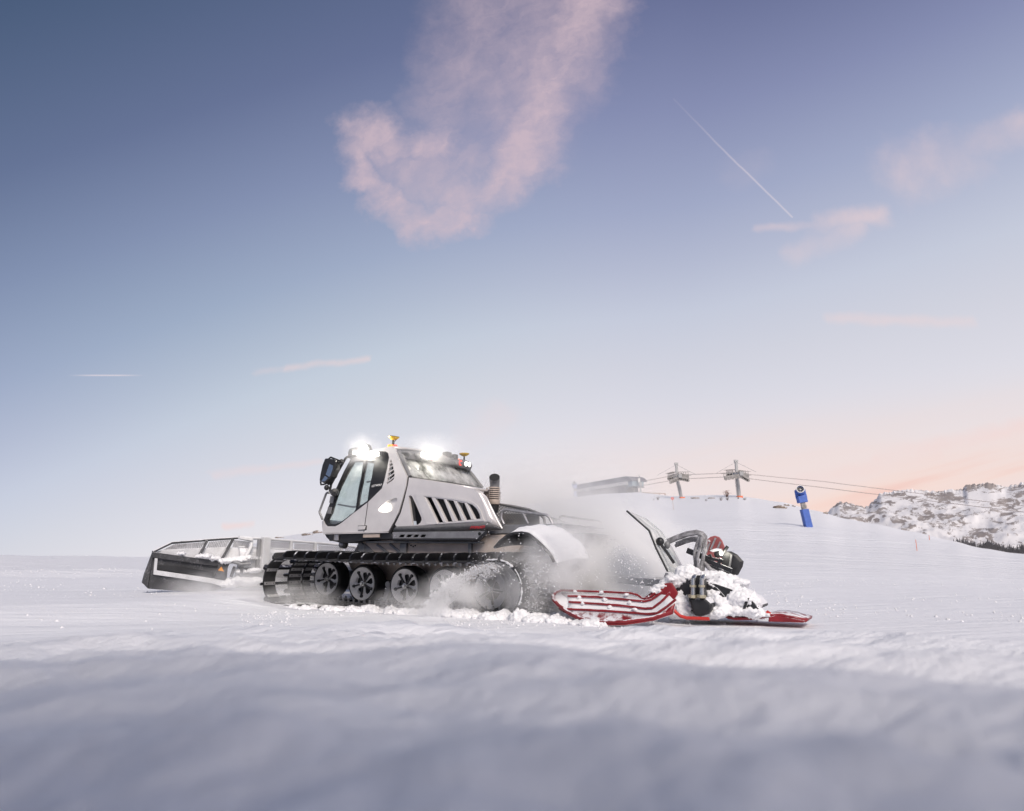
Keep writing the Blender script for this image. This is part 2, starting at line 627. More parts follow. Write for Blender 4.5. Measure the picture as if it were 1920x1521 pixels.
M['glassdust'] = glass_mat('powdered_rear_glass', (0.72, 0.74, 0.70), 0.06, 0.75)
M['poly'] = glass_mat('polycarbonate_flap', (0.85, 0.87, 0.86), 0.06, 0.95)
M['mirror'] = mat('mirror_glass', (0.62, 0.70, 0.68), 0.05, 0.95)
M['cream'] = mat('headliner_cream', (0.62, 0.58, 0.46), 0.8, 0, 0.05, 5)
M['yellow'] = mat('antenna_yellow', (0.62, 0.40, 0.03), 0.4)
M['amber'] = mat('amber_beacon', (0.8, 0.16, 0.02), 0.3, emis=(1.0, 0.22, 0.03), es=2.2)
M['redlamp'] = mat('red_ring_lamp', (0.7, 0.05, 0.05), 0.3, emis=(1.0, 0.10, 0.08), es=0.9)
M['lamp'] = mat('work_lamp_lit', (1, 1, 0.95), 0.3, emis=(1.0, 0.96, 0.86), es=22.0)
M['led'] = mat('led_lit', (1, 1, 0.95), 0.3, emis=(1.0, 0.98, 0.88), es=3.0)
M['orange_print'] = mat('warning_triangle', (0.75, 0.30, 0.04), 0.5)
M['white_print'] = mat('white_lettering', (0.85, 0.85, 0.85), 0.5)
M['red_print'] = mat('red_lettering', (0.62, 0.04, 0.05), 0.45)
M['towergrey'] = mat('galvanised_steel', (0.42, 0.42, 0.42), 0.55, 0.2, 0.08, 0.6)
M['towerdark'] = mat('sheave_steel', (0.30, 0.285, 0.275), 0.6, 0.2, 0.25, 1.5, frost=0.2, fscale=1.5)
M['orange'] = mat('orange_mat', (0.75, 0.17, 0.06), 0.6)
M['cable'] = mat('haul_rope_steel', (0.34, 0.29, 0.27), 0.5, 0.3)
M['bluepad'] = mat('blue_cover', (0.075, 0.15, 0.48), 0.6, 0, 0.12, 3, bump=0.2, bscale=8)
M['hazeblue'] = mat('haze_faded_blue', (0.42, 0.47, 0.68), 0.5, 0, 0.08, 2)  # fading by haze put into the blue of the far cannon
M['roofdark'] = mat('station_roof_grey', (0.26, 0.25, 0.27), 0.5, 0.1, 0.12, 0.8)
M['fascia'] = mat('station_white', (0.72, 0.70, 0.67), 0.5, 0, 0.04, 0.5)
M['stationwall'] = mat('station_wall', (0.42, 0.39, 0.38), 0.6, 0, 0.12, 0.6)
M['stationglass'] = mat('station_glass', (0.35, 0.42, 0.46), 0.15, 0.1)
M['signgrey'] = mat('grey_lettering', (0.30, 0.30, 0.36), 0.6)
M['wood'] = mat('fence_wood', (0.36, 0.24, 0.18), 0.7, 0, 0.15, 3)
M['rock'] = mat('rock_brown', (0.24, 0.19, 0.155), 0.8, 0, 0.3, 1.2, bump=0.6, bscale=4, frost=0.30, fscale=1.6)
M['twig'] = mat('shrub_twigs', (0.16, 0.125, 0.115), 0.8, 0, 0.3, 3, frost=0.4, fscale=3)
M['rustleaf'] = mat('rusty_leaves', (0.36, 0.20, 0.15), 0.8, 0, 0.3, 2)
M['sign_red'] = mat('sign_red_ring', (0.72, 0.10, 0.07), 0.5)
M['sign_white'] = mat('sign_white', (0.8, 0.78, 0.76), 0.5)
M['conifer'] = mat('conifer_dark', (0.11, 0.105, 0.115), 0.8, 0, 0.3, 0.02)

GZ = 0.10        # snow level under the groomer


# ------------------------------------------------------------------ terrain
def px_az(px):
    return math.atan((px - CX) * math.cos(PITCH) / F_PX)


def tan_el(px, py):
    r = ray(px, py)
    return r.z / math.hypot(r.x, r.y)


RIDGE = [(-2600, 1046), (-400, 1044), (0, 1041), (150, 1042), (270, 1046), (400, 1040), (480, 1019), (520, 1009), (560, 1004), (600, 998), (700, 985), (900, 962), (1000, 950), (1060, 942),
         (1140, 933), (1200, 930), (1270, 937), (1340, 935), (1390, 935), (1420, 940), (1470, 947), (1540, 962), (1600, 977), (1640, 985), (1720, 1001),
         (1790, 1016), (1850, 1031), (1900, 1042), (1940, 1047), (2400, 1080), (4000, 1100)]
AZ_E = [(px_az(px), tan_el(px, py)) for px, py in RIDGE]
AZ_R = [(px_az(px), r) for px, r in ((-2600, 150), (0, 130), (300, 140), (450, 260), (600, 330), (900, 300), (1060, 252), (1200, 236), (1300, 226), (1420, 220), (1560, 180), (1720, 150), (1850, 125), (1940, 115), (4000, 90))]


SHADE_BANK = 2.97


def near_profile(az, r):
    """camera stands on a low snow bank that falls away towards the groomer"""
    a = 0.9 - (0.105 + 0.085 * r)
    rightness = sm(az, -0.10, 0.16)
    # crest on the right: steeper drop beyond 3.7 m
    a -= rightness * max(0.0, r - 3.75) ** 1.25 * 0.16
    k = 0.22
    d = a - GZ
    return GZ + 0.5 * (d + math.sqrt(d * d + k * k * 0.06))


def ground_z(x, y, detail=True):
    r = math.hypot(x, y)
    az = math.atan2(x, y)
    z = near_profile(az, r)
    if abs(az) < 2.0:
        E_, R_ = lerp_tab(AZ_E, az), lerp_tab(AZ_R, az)
        zr = 0.9 + R_ * E_
        r0 = 15.0
        if r > r0:
            t = (r - r0) / (R_ - r0)
            if t <= 1:
                g = t * t * (3 - 2 * t) * 0.75 + 0.25 * t
            else:
                g = 1 - (t - 1) * 0.6 - (t - 1) ** 2 * 1.2
                if t > 2: g = -0.8
            fade = 1 - sm(abs(az), 1.4, 1.9)
            z = GZ + (zr - GZ) * (g if t <= 1 else 1) * fade
            if t > 1:
                z -= (r - R_) * (0.10 + 0.10 * min(1, (t - 1)))
    else:
        pass
    if y < -0.5:
        # unseen snow bank added behind the camera to shade the nearest snow
        z += (SHADE_BANK + 0.95 * sm(0.65 - x, -0.5, 0.8) - 0.48 + 0.07 * noise.noise(Vector((x * 0.9, 0.3, 0)))) * sm(-y, 0.5, 1.9)
    # untilled snow in front of the groomer lies a little higher
    z += 0.17 * sm(-x, 3.3, 5.2) * sm(r, 9.0, 11.5) * (1 - sm(r, 20, 40))
    if detail:
        p = Vector((x, y, 0.0))
        u = Vector((x * 0.9 - y * 0.30, y * 2.6 + x * 0.80, 0))
        near = 1 - sm(r, 5.5, 9.0)
        z += near * min(1.0, r / 1.2) * (0.085 * noise.fractal(u * 0.55, 1.0, 2.0, 4) + 0.030 * noise.fractal(u * 1.9 + Vector((5, 2, 0)), 0.9, 2.0, 3))
        z += near * 0.03 * (1 - sm(r, 0.3, 1.6)) * noise.noise(p * 3.2 + Vector((2.2, 7.1, 0)))
        if r < 9:
            w_ = Vector((x * 1.3 - y * 0.35, y * 9.0 + x * 2.6, 2.0))
            z += near * min(1.0, r / 0.8) * 0.020 * noise.fractal(w_ * 0.8, 0.9, 2.0, 4)
            z += (1 - sm(r, 0.5, 1.1)) * 0.022 * noise.fractal(p * 7.0 + Vector((1, 4, 0)), 0.9, 2.0, 3)
        if r > 7:
            z += 0.03 * noise.fractal(p * 0.35, 1.0, 2.0, 4) * sm(r, 9.0, 16.0) * min(1.0, 20.0 / r + 0.6)
        if r > 25:
            z += 0.35 * noise.fractal(p * 0.035, 1.0, 2.0, 3) * sm(r, 25, 60) * (1 - 0.7 * sm(r, 120, 200))
        if x > 2 and r > 30:
            # shoulder of the piste across the slope
            z += 0.75 * math.exp(-((r - 58 - 6 * math.sin(az * 5)) / 10.0) ** 2) * sm(az, 0.02, 0.12)
        # low wind lip left of the blade
        if x < -4 and r > 14:
            z += 0.28 * math.exp(-((y - 22 - 0.12 * (x + 14)) / 1.6) ** 2) * sm(-x, 6, 12) * (0.8 + 0.5 * noise.noise(p * 0.4))
    return z


def hit(px, py, r0=9.0, r1=420.0):
    d = ray(px, py)
    d = d / math.hypot(d.x, d.y)
    r, last = r0, None
    while r < r1:
        p = CAM + d * r
        if p.z <= ground_z(p.x, p.y):
            return Vector((p.x, p.y, ground_z(p.x, p.y)))
        r *= 1.006
    p = CAM + d * lerp_tab(AZ_R, math.atan2(d.x, d.y))
    return Vector((p.x, p.y, ground_z(p.x, p.y)))


def at(px, py, Y):
    r = ray(px, py)
    return CAM + r * (Y / r.y)


def make_ground():
    azs = []
    a = -math.pi
    while a < math.pi - 1e-6:
        azs.append(a)
        a += R(0.32) if abs(a) < R(42) else R(2.0)
    rs = [0.10]
    while rs[-1] < 900:
        rs.append(rs[-1] * (1.014 if rs[-1] < 4.5 else 1.028 if rs[-1] < 40 else 1.035))
    vs, fs = [], []
    n = len(azs)
    for r in rs:
        for a in azs:
            x, y = r * math.sin(a), r * math.cos(a)
            vs.append((x, y, ground_z(x, y)))
    for i in range(len(rs) - 1):
        for k in range(n):
            fs.append((i * n + k, i * n + (k + 1) % n, (i + 1) * n + (k + 1) % n, (i + 1) * n + k))
    c = len(vs)
    vs.append((0, 0, ground_z(0, 0.05)))
    fs += [(c, (k + 1) % n, k) for k in range(n)]
    me = bpy.data.meshes.new('snow_ground')
    me.from_pydata(vs, [], fs)
    me.update()
    o = link('snow_ground', me, M['snow'], smooth=175)
    tag(o, 'pale blue-white groomed snow slope under the groomer', 'snow', kind='structure')


make_ground()

# far valley floor, so that the ground reaches the horizon
vb = MB()
vb.add([(-15000, -15000, -75), (15000, -15000, -75), (15000, 15000, -75), (-15000, 15000, -75)], [(0, 1, 2, 3)])
tag(vb.build('valley_floor', M['snow']), 'snowy valley floor far below the slope', 'terrain', kind='structure')


# ------------------------------------------------------------------ mountains on the right
def mountain_mat():
    m = bpy.data.materials.new('alpine_snow_and_rock')
    m.use_nodes = True
    t = m.node_tree
    E.tree = t
    b = t.nodes['Principled BSDF']
    tcn = t.nodes.new('ShaderNodeTexCoord')
    am = t.nodes.new('ShaderNodeAttribute')
    am.attribute_name = 'slope_map'
    P = am.outputs['Vector']
    g = t.nodes.new('ShaderNodeNewGeometry')
    s = t.nodes.new('ShaderNodeSeparateXYZ')
    t.links.new(g.outputs['Normal'], s.inputs[0])
    at_ = t.nodes.new('ShaderNodeAttribute')
    at_.attribute_name = 'rocky'
    mpb = t.nodes.new('ShaderNodeMapping')
    mpb.inputs['Scale'].default_value = (1.0, 1.0, 1.3)
    t.links.new(P, mpb.inputs[0])
    big = E(nz(mpb.outputs[0], 0.0075, 4, 0.5, 0.3).outputs[0])
    mp = t.nodes.new('ShaderNodeMapping')
    mp.inputs['Scale'].default_value = (1.0, 1.0, 1.3)
    mp.inputs['Rotation'].default_value = (0.0, R(35), 0.0)
    t.links.new(P, mp.inputs[0])
    fine = E(nz(mp.outputs[0], 0.030, 8, 0.74, 0.6).outputs[0])
    fac = (E(at_.outputs['Fac']) * 0.40 + (big - 0.5) * 2.0 + (fine - 0.5) * 3.0 + 0.05).sstep(0.32, 0.46)
    rc = mixc(E(nz(P, 0.02, 4, 0.6).outputs[0]).sstep(0.3, 0.7), (0.21, 0.175, 0.165), (0.35, 0.30, 0.275))  # rock tones lightened in place of distance haze
    t.links.new(mixc((fac * 0.9).clamp(), (0.86, 0.84, 0.85), rc), b.inputs['Base Color'])
    b.inputs['Roughness'].default_value = 0.8
    bn = t.nodes.new('ShaderNodeBump')
    bn.inputs['Strength'].default_value = 0.35
    bn.inputs['Distance'].default_value = 8.0
    t.links.new((fine - fac * 0.25).s, bn.inputs['Height'])
    t.links.new(bn.outputs[0], b.inputs['Normal'])
    return m


MTOP = [(1380, 1000), (1500, 985), (1545, 967), (1558, 962), (1570, 951), (1584, 941), (1604, 943), (1618, 947), (1634, 951), (1648, 941), (1666, 924), (1684, 922), (1712, 918), (1728, 917), (1752, 919),
        (1776, 921), (1800, 917), (1822, 917), (1832, 908), (1854, 907), (1874, 904), (1892, 908), (1905, 912), (1925, 908), (1980, 892), (2060, 900), (2160, 872), (2300, 890), (2500, 860), (2800, 900), (3300, 930)]


def make_mountains():
    MT = [(px_az(px), tan_el(px, py)) for px, py in MTOP]
    n_az, n_r = 420, 110
    a0, a1 = px_az(1380), px_az(3300)
    vs, fs, rk, mpv = [], [], [], []
    for i in range(n_r + 6):
        for k in range(n_az):
            # finer steps inside the picture
            u = k / (n_az - 1)
            a = a0 + (px_az(1960) - a0) * min(1, u / 0.78) + (a1 - px_az(1960)) * max(0, (u - 0.78) / 0.22)
            e = lerp_tab(MT, a)
            t = i / (n_r - 1)
            r = 1750 + 1500 * min(t, 1.0) + 900 * max(0, t - 1)
            if t <= 1:
                base = -0.020
                tt = t
                q = Vector((a * 9, t * 2.2, 0))
                lobes = noise.fractal(q * 1.3 + Vector((3, 1, 0)), 0.9, 2.0, 5)
                g = tt ** 0.8
                es = (e + sum(lerp_tab(MT, a + q * 0.02) for q in (-3, -2, -1, 1, 2, 3))) / 7
                es = 0.5 * es + 0.5 * 0.085
                kk = sm(t, 0.55, 1.0)
                el = base + ((es * (1 - kk) + e * kk) - base) * g
                p = Vector((a * 2600 * 0.0032, r * 0.0032, 0.5))
                rough = noise.ridged_multi_fractal(p, 0.8, 2.1, 6, 0.9, 2.0) - 1.1
                amp = 26 * math.sin(math.pi * min(1, tt)) ** 0.7 + 2.5
                z = 0.9 + r * el + rough * amp * 0.55 + lobes * 20 * math.sin(math.pi * tt)
                if t > 0.93: z += 7 * sm(t, 0.93, 1.0) * noise.fractal(Vector((a * 300, 0, 0)), 0.6, 2.0, 4)
                rk.append(max(0, min(1, 0.30 + 0.45 * lobes + 0.35 * sm(t, 0.3, 0.8) - 0.35 * (1 - sm(t, 0.05, 0.4)))))
            else:
                z = 0.9 + 3250 * e - (t - 1) * 9000
                rk.append(0.3)
            vs.append((r * math.sin(a), r * math.cos(a), z))
            mpv += [a * 2600, 0.0, z * 0.9 + t * 90]
    for i in range(n_r + 5):
        for k in range(n_az - 1):
            b = i * n_az + k
            fs.append((b, b + 1, b + n_az + 1, b + n_az))
    me = bpy.data.meshes.new('mountains')
    me.from_pydata(vs, [], fs)
    me.update()
    at_ = me.attributes.new('rocky', 'FLOAT', 'POINT')
    at_.data.foreach_set('value', rk)
    at2 = me.attributes.new('slope_map', 'FLOAT_VECTOR', 'POINT')
    at2.data.foreach_set('vector', mpv)
    o = link('mountains', me, mountain_mat(), smooth=60)
    tag(o, 'snowy rocky mountain range beyond the slope', 'mountains', kind='structure')
    return vs, n_az


mv, mn = make_mountains()


# dark wood at the foot of the mountains
def make_forest():
    mb = MB()
    rnd = random.Random(5)
    lower = [(1760, 1017), (1800, 1019), (1850, 1027), (1900, 1028), (1960, 1030), (2200, 1034)]
    for i in range(2400):
        px = rnd.uniform(1788, 2060)
        top = lerp_tab([(1785, 1024), (1800, 1018), (1815, 1022), (1830, 1026), (1856, 1022), (1880, 1030), (1900, 1033), (1930, 1028), (2060, 1030)], px)
        py = top + 2 + abs(rnd.gauss(0, 14))
        if rnd.random() < 0.10: py = top - rnd.uniform(-1, 3)
        Y = 1560 - (py - top) * 8 + rnd.uniform(-6, 6)
        b = at(px, py, Y)
        h = rnd.uniform(7, 13)
        r0 = h * rnd.uniform(0.13, 0.19)
        rot = rnd.random() * 3
        for k, (z0, z1, rr) in enumerate(((0.08, 0.55, 1.0), (0.35, 0.8, 0.72), (0.6, 1.0, 0.45))):
            ring = [b + Vector((math.cos(rot + q * math.tau / 6) * r0 * rr * rnd.uniform(0.8, 1.2), math.sin(rot + q * math.tau / 6) * r0 * rr, h * z0)) for q in range(6)]
            mb.add(ring + [b + Vector((0, 0, h * z1))], [(q, (q + 1) % 6, 6) for q in range(6)])
    o = mb.build('conifer_wood', M['conifer'])
    tag(o, 'dark conifer wood at the foot of the mountains', 'forest', kind='stuff')
    # hillside the wood stands on
    hb = MB()
    ys = []
    tops = [(1500, 1030), (1700, 1022), (1760, 1014), (1800, 1020), (1850, 1024), (1900, 1029), (1960, 1030), (2300, 1020), (2700, 1010)]
    vs, fs = [], []
    n = 60
    for j in range(8):
        for k in range(n):
            px = 1500 + 1200 * k / (n - 1)
            tp = lerp_tab(tops, px)
            p = at(px, tp - 1 + j * 14, 1575 - j * 40)
            p.z += 3 * noise.noise(Vector((k * 0.4, j * 0.7, 0)))
            vs.append(p)
    for j in range(7):
        for k in range(n - 1):
            b = j * n + k
            fs.append((b, b + 1, b + n + 1, b + n))
    hb.add(vs, fs)
    tag(hb.build('far_hillside', M['snow'], smooth=175), 'snowy hillside carrying the dark conifer wood', 'hill', kind='structure')


make_forest()


# ------------------------------------------------------------------ rocks and shrubs along the ridge
def rock(px, py, wpx, hpx, seed, label, dY=None):
    p = hit(px, py + hpx * 0.3)
    d = (p - CAM).length
    k = d / F_PX
    mb = MB()
    mb.blob((0, 0, 0), (wpx * k / 2, wpx * k / 3, hpx * k / 2), 3, 0.55, 2.2 / (wpx * k), seed)
    mb.blob((wpx * k * 0.3, -0.1, -hpx * k * 0.1), (wpx * k / 4, wpx * k / 5, hpx * k / 3), 3, 0.5, 3 / (wpx * k), seed + 3)
    o = mb.build('rock', M['rock'], smooth=40, loc=p + Vector((0, 0, hpx * k * 0.15)))
    tag(o, label, 'rock', 'rocks on the snowy ridge')


def shrub(px, py, wpx, hpx, seed, label, m='twig', n=70):
    p = hit(px, py)
    d = (p - CAM).length
    k = d / F_PX
    rnd = random.Random(seed)
    root = empty('shrub', p)
    tag(root, label, 'shrub', 'shrubs on the snowy ridge')
    st, lf = MB(), MB()
    W, H = wpx * k, hpx * k
    for i in range(9):
        e = Vector((rnd.uniform(-.5, .5) * W, rnd.uniform(-.3, .3) * W, rnd.uniform(0.5, 1.0) * H))
        st.tube([(e.x * .15, e.y * .15, -0.1), e * 0.5 + Vector((0, 0, H * .1)), e], [0.05 * H, 0.03 * H, 0.012 * H], 4)
    for i in range(n):
        c = Vector((rnd.gauss(0, .23) * W, rnd.gauss(0, .2) * W, (0.15 + 0.8 * rnd.random()) * H))
        s = rnd.uniform(0.06, 0.15) * H
        a, b = Vector((rnd.gauss(0, 1), rnd.gauss(0, 1), rnd.gauss(0, 1))).normalized(), Vector((rnd.gauss(0, 1), rnd.gauss(0, 1), rnd.gauss(0, 1))).normalized()
        lf.add([c, c + a * s, c + (a + b) * s * 0.8, c + b * s], [(0, 1, 2, 3)])
    st.build('stem', M['twig'], root)
    lf.build('foliage', M[m], root)


rock(1463, 951, 22, 7, 1.0, 'long brown rock lying on the ridge left of the blue snow cannon')
rock(1474, 947, 9, 4, 2.0, 'small brown rock right at the skyline above the long rock')
rock(1488, 949, 6, 3, 3.0, 'tiny rock on the skyline just left of the blue snow cannon')
rock(1548, 962, 8, 4, 4.0, 'small brown rock on the skyline right of the blue snow cannon')
rock(578, 1002, 22, 5, 6.0, 'brown rock on the distant slope left of the cab, lower one')
rock(595, 998, 16, 6, 7.0, 'brown rock on the distant slope close beside the cab corner')
rock(524, 1008, 12, 3, 8.0, 'faint grey rock on the distant slope above the blade')
rock(1334, 934, 10, 3, 9.0, 'flat grey rocks on the skyline midway between the lift towers')
rock(1304, 934, 14, 3, 10.0, 'low grey stones on the skyline beside the left lift tower')
shrub(1234, 938, 8, 7, 11, 'dark snowy shrub below the end of the wooden railing')
shrub(1226, 938, 4, 3, 12, 'tiny dark tuft left of the shrub below the railing')
shrub(1324, 940, 6, 4, 13, 'small brown tuft on the slope midway between the lift towers')
shrub(1352, 939, 7, 6, 14, 'dark shrub left of the right lift tower, leftmost of its cluster')
shrub(1364, 938, 7, 7, 15, 'dark shrub under the rust coloured bush')
shrub(1384, 936, 7, 5, 16, 'dark tuft right at the foot of the right lift tower')
shrub(1396, 938, 8, 5, 17, 'dark tuft just right of the right lift tower')
shrub(1363, 932, 10, 12, 18, 'rust coloured bush standing on the skyline left of the right tower', 'rustleaf', 90)


# ------------------------------------------------------------------ chairlift
def lift_tower(bx, by, tx, ty, Y, wcol, arms, label):
    """bx,by foot and tx,ty head in the photo; arms: two (left, right) pairs for the sheave trains"""
    B = hit(bx, by + 0.5)
    Y = B.y
    T = at(tx, ty, Y)
    k = Y / F_PX / math.cos(PITCH)
    root = empty('lift_tower', B)
    tag(root, label, 'lift tower', 'chairlift towers on the ridge')
    r = wcol * k / 2
    up = (T - B)
    MB().tube([Vector((0, 0, -1.5)), up * 0.5, up], [r * 1.08, r, r * 0.9], 18).build('column', M['towergrey'], root, smooth=40)
    ld = MB()
    for q in range(22):
        c = up * (0.06 + 0.04 * q)
        ld.box(c + Vector((-r * 1.25, -0.1, 0)), (r * 0.5, 0.25, 0.07))
    for sx in (-1.5, -1.0):
        ld.bar(up * 0.05 + Vector((r * sx, -0.1, 0)), up * 0.93 + Vector((r * sx, -0.1, 0)), 0.06, 0.06)
    ld.build('ladder', M['towergrey'], root)
    MB().box((0, 0, -0.1), (r * 3.3, r * 3.0, 0.7)).box((0, -r * 1.2, -0.2), (r * 3.0, 0.3, 0.8)).build('foot_mat', M['orange'], root, bevel=0.1)
    for i, (L, Rr) in enumerate(arms):
        yo = 2.6 if i == 0 else -2.6
        a = at(*L, Y + yo) - B
        b = at(*Rr, Y + yo) - B
        mid = (a + b) / 2
        cx_ = up.x
        kn = Vector((cx_, yo, up.z + (0.9 if i == 0 else -0.1)))
        tm = MB()
        for q0, q1 in ((a, kn), (kn, b)):
            tm.bar(q0, q1, 0.35, 0.45)
            tm.bar(q0 + Vector((0, 0, 0.7)), q1 + Vector((0, 0, 0.75)), 0.12, 0.12)
            for q in range(7):
                c = q0.lerp(q1, q / 6)
                tm.bar(c, c + Vector((0, 0, 0.75)), 0.10, 0.10)
                tm.bar(c + Vector((-0.6, 0, 0.75)), c + Vector((0.6, 0, 0.75)), 0.08, 0.08)
        tm.build('catwalk', M['towerdark'], root)
        for q0, q1 in ((a, kn), (kn, b)):
            for q in range(5):
                c = q0.lerp(q1, (q + 0.5) / 5) - Vector((0, 0, 0.42))
                MB().cyl(c - Vector((0, 0.12, 0)), c + Vector((0, 0.12, 0)), 0.34, n=10).build('sheave', M['towerdark'], root)
    hd = MB()
    hd.bar(Vector((up.x, -3.0, up.z + 0.1)), Vector((up.x, 3.0, up.z + 0.6)), 0.8, 0.9)
    hd.build('crossarm', M['towergrey'], root, bevel=0.05)
    pk = up + Vector((0, 0, 3.0))
    fr = MB()
    fr.bar(up, pk, 0.5, 0.5)
    fr.bar(pk, up + Vector((-4.4, 0, 0.6)), 0.08, 0.08)
    fr.bar(pk, up + Vector((4.2, 0, 0.8)), 0.08, 0.08)
    fr.box(pk + Vector((0, 0, .2)), (0.8, 0.5, 0.5))
    fr.build('gantry', M['towergrey'], root)
    return root


lift_tower(1279, 934, 1269.5, 896, 226, 5.4, (((1252.5, 894.5), (1290.5, 891)), ((1255.5, 902), (1291.5, 898))), 'leaning grey chairlift tower next to the station railing')
lift_tower(1386.5, 932, 1382, 892, 205, 6.2, (((1362.5, 888), (1403, 890.5)), ((1357.5, 895), (1404, 898))), 'upright grey chairlift tower farther right on the ridge')


def rope(pts, label):
    P = [at(*p) for p in pts]
    dense = []
    for a, b in zip(P, P[1:]):
        for q in range(8):
            t = q / 8
            c = a.lerp(b, t)
            c.z -= 0.16 * (a - b).length * 0.012 * 4 * t * (1 - t)
            dense.append(c)
    dense.append(P[-1])
    o = MB().tube(dense, 0.075, 6).build('haul_rope', M['cable'])
    tag(o, label, 'cable', 'haul ropes of the chairlift')


rope([(1203, 903, 217), (1252.5, 893.5, 228.6), (1290.5, 890, 228.6), (1362.5, 887, 207.6), (1403, 889.5, 207.6), (1540, 902.5, 200), (1700, 922.5, 190), (1990, 957, 170)], 'upper haul rope of the chairlift crossing the sunset sky')
rope([(1206, 910.5, 214), (1255.5, 901.5, 223.4), (1291.5, 897.5, 223.4), (1357.5, 894.5, 202.4), (1404, 897.5, 202.4), (1540, 914, 195), (1700, 934, 185), (1990, 968, 165)], 'lower haul rope of the chairlift crossing the sunset sky')


# ------------------------------------------------------------------ lift station
def station():
    A, B = at(1183, 925, 214), at(1082, 938, 242)          # near right end, far left end on the ground
    A.z = B.z = min(A.z, B.z)
    d = (B - A); L = d.length; d.normalize()
    n = Vector((d.y, -d.x, 0))
    if n.y > 0: n = -n                                     # towards the camera
    root = empty('lift_station', A)
    tag(root, 'long chairlift station with dark curved roof and white fascia on the ridge', 'building')
    z0 = -2.0
    h = (at(1183, 893, 214) - A).z

    def P(s, o, z): return d * s + n * o + Vector((0, 0, z))
    W = 4.5
    # wall
    wl = MB()
    loop = [P(2.0, 0, z0), P(L, 0, z0), P(L, 0, h * 0.50), P(2.0, 0, h * 0.50)]
    wl.prism(loop, -n * W)
    wl.build('wall', M['stationwall'], root)
    for q in range(12):
        s0 = 2.2 + (L - 2.4) * q / 12
        MB().prism([P(s0 + 0.08, 0.08, z0), P(s0 + (L - 2.4) / 12 - 0.08, 0.08, z0), P(s0 + (L - 2.4) / 12 - 0.08, 0.08, h * 0.26), P(s0 + 0.08, 0.08, h * 0.26)], -n * 0.07).build('panel', M['stationwall'], root, bevel=0.04)
    # fascia
    MB().prism([P(0.6, 0.9, h * 0.50), P(L, 0.9, h * 0.50), P(L, 0.9, h * 0.70), P(0.6, 0.9, h * 0.72)], -n * 0.4).build('fascia', M['fascia'], root, bevel=0.05)
    MB().prism([P(0.7, 1.0, h * 0.475), P(L, 1.0, h * 0.475), P(L, 1.0, h * 0.495), P(0.7, 1.0, h * 0.495)], -n * 0.6).build('eaves', M['grey_trim'], root)
    # roof, curved down at its near end
    prof = []
    for q in range(9):
        t = q / 8
        prof.append((-1.8 + 3.2 * t, h * (0.70 + 0.31 * math.sin(t * math.pi / 2) ** 0.9)))
    prof += [(L, h * 1.0), (L, h * 0.70)]
    rf = MB()
    rf.prism([P(s, 0.9, z) for s, z in prof], -n * (W + 1.8))
    rf.build('roof', M['roofdark'], root, smooth=30)
    # glazed near end
    MB().prism([P(-1.6, 0.5, h * 0.40), P(1.4, 0.5, h * 0.36), P(1.4, 0.5, h * 0.69), P(-1.7, 0.5, h * 0.69)], -n * W).build('glazed_end', M['stationglass'], root, bevel=0.1)
    MB().prism([P(0.4, 0.62, h * 0.25), P(1.9, 0.62, h * 0.25), P(1.9, 0.62, h * 0.45), P(0.4, 0.62, h * 0.45)], -n * 0.5).build('equipment_box', M['grey_trim'], root)
    for s_ in (-0.8, 1.2):
        MB().bar(P(s_, -0.6, z0), P(s_, -0.6, h * 0.4), 0.35, 0.35, up=(0, 1, 0)).build('column', M['towerdark'], root)
    Mx = Matrix((( -d.x, 0, n.x, 0), (-d.y, 0, n.y, 0), (0, 1, 0, 0), (0, 0, 0, 1)))
    ex = -d
    Mx = Matrix(((ex.x, 0, n.x, 0), (ex.y, 0, n.y, 0), (0, 1, 0, 0), (0, 0, 0, 1)))
    text_mesh('lettering', 'Station', 1.25, M['signgrey'], root, Matrix.Translation(P(L * 0.655, 1.0, h * 0.59)) @ Mx)
    text_mesh('lettering', 'LIFT', 0.55, M['signgrey'], root, Matrix.Translation(P(L * 0.14, 1.0, h * 0.61)) @ Mx)
    lg = MB()
    c = P(L * 0.80, 1.0, h * 0.56)
    for a_, b_ in (((-0.9, -0.35), (0, 0.75)), ((0, 0.75), (0.75, -0.35)), ((-0.35, -0.35), (0.1, 0.25))):
        lg.bar(c + ex * a_[0] + Vector((0, 0, a_[1])), c + ex * b_[0] + Vector((0, 0, b_[1])), 0.05, 0.22, up=(ex.cross(n)))
    lg.build('logo', M['signgrey'], root)


station()

# mast beside the station
p = at(1202, 927, 212)
mst = empty('radio_mast', p)
tag(mst, 'thin mast with brackets standing at the near end of the station', 'mast')
k = 212 / F_PX
MB().tube([(0, 0, -1), (-0.3, 0, 34 * k), (-0.6, 0, 37 * k)], [0.26, 0.16, 0.04], 8).build('pole', M['towergrey'], mst)
MB().box((-0.5, 0, 26 * k), (0.7, 0.6, 1.3)).build('antenna', M['fascia'], mst, bevel=0.05)
MB().bar((-1.1, 0, 14 * k), (1.2, 0, 12.6 * k), 0.3, 0.3).bar((-0.2, 0, 16 * k), (1.1, 0, 12.6 * k), 0.15, 0.15).build('bracket', M['towerdark'], mst)
MB().box((-0.1, 0, 20 * k), (0.9, 0.6, 1.0)).build('cabinet', M['towergrey'], mst)

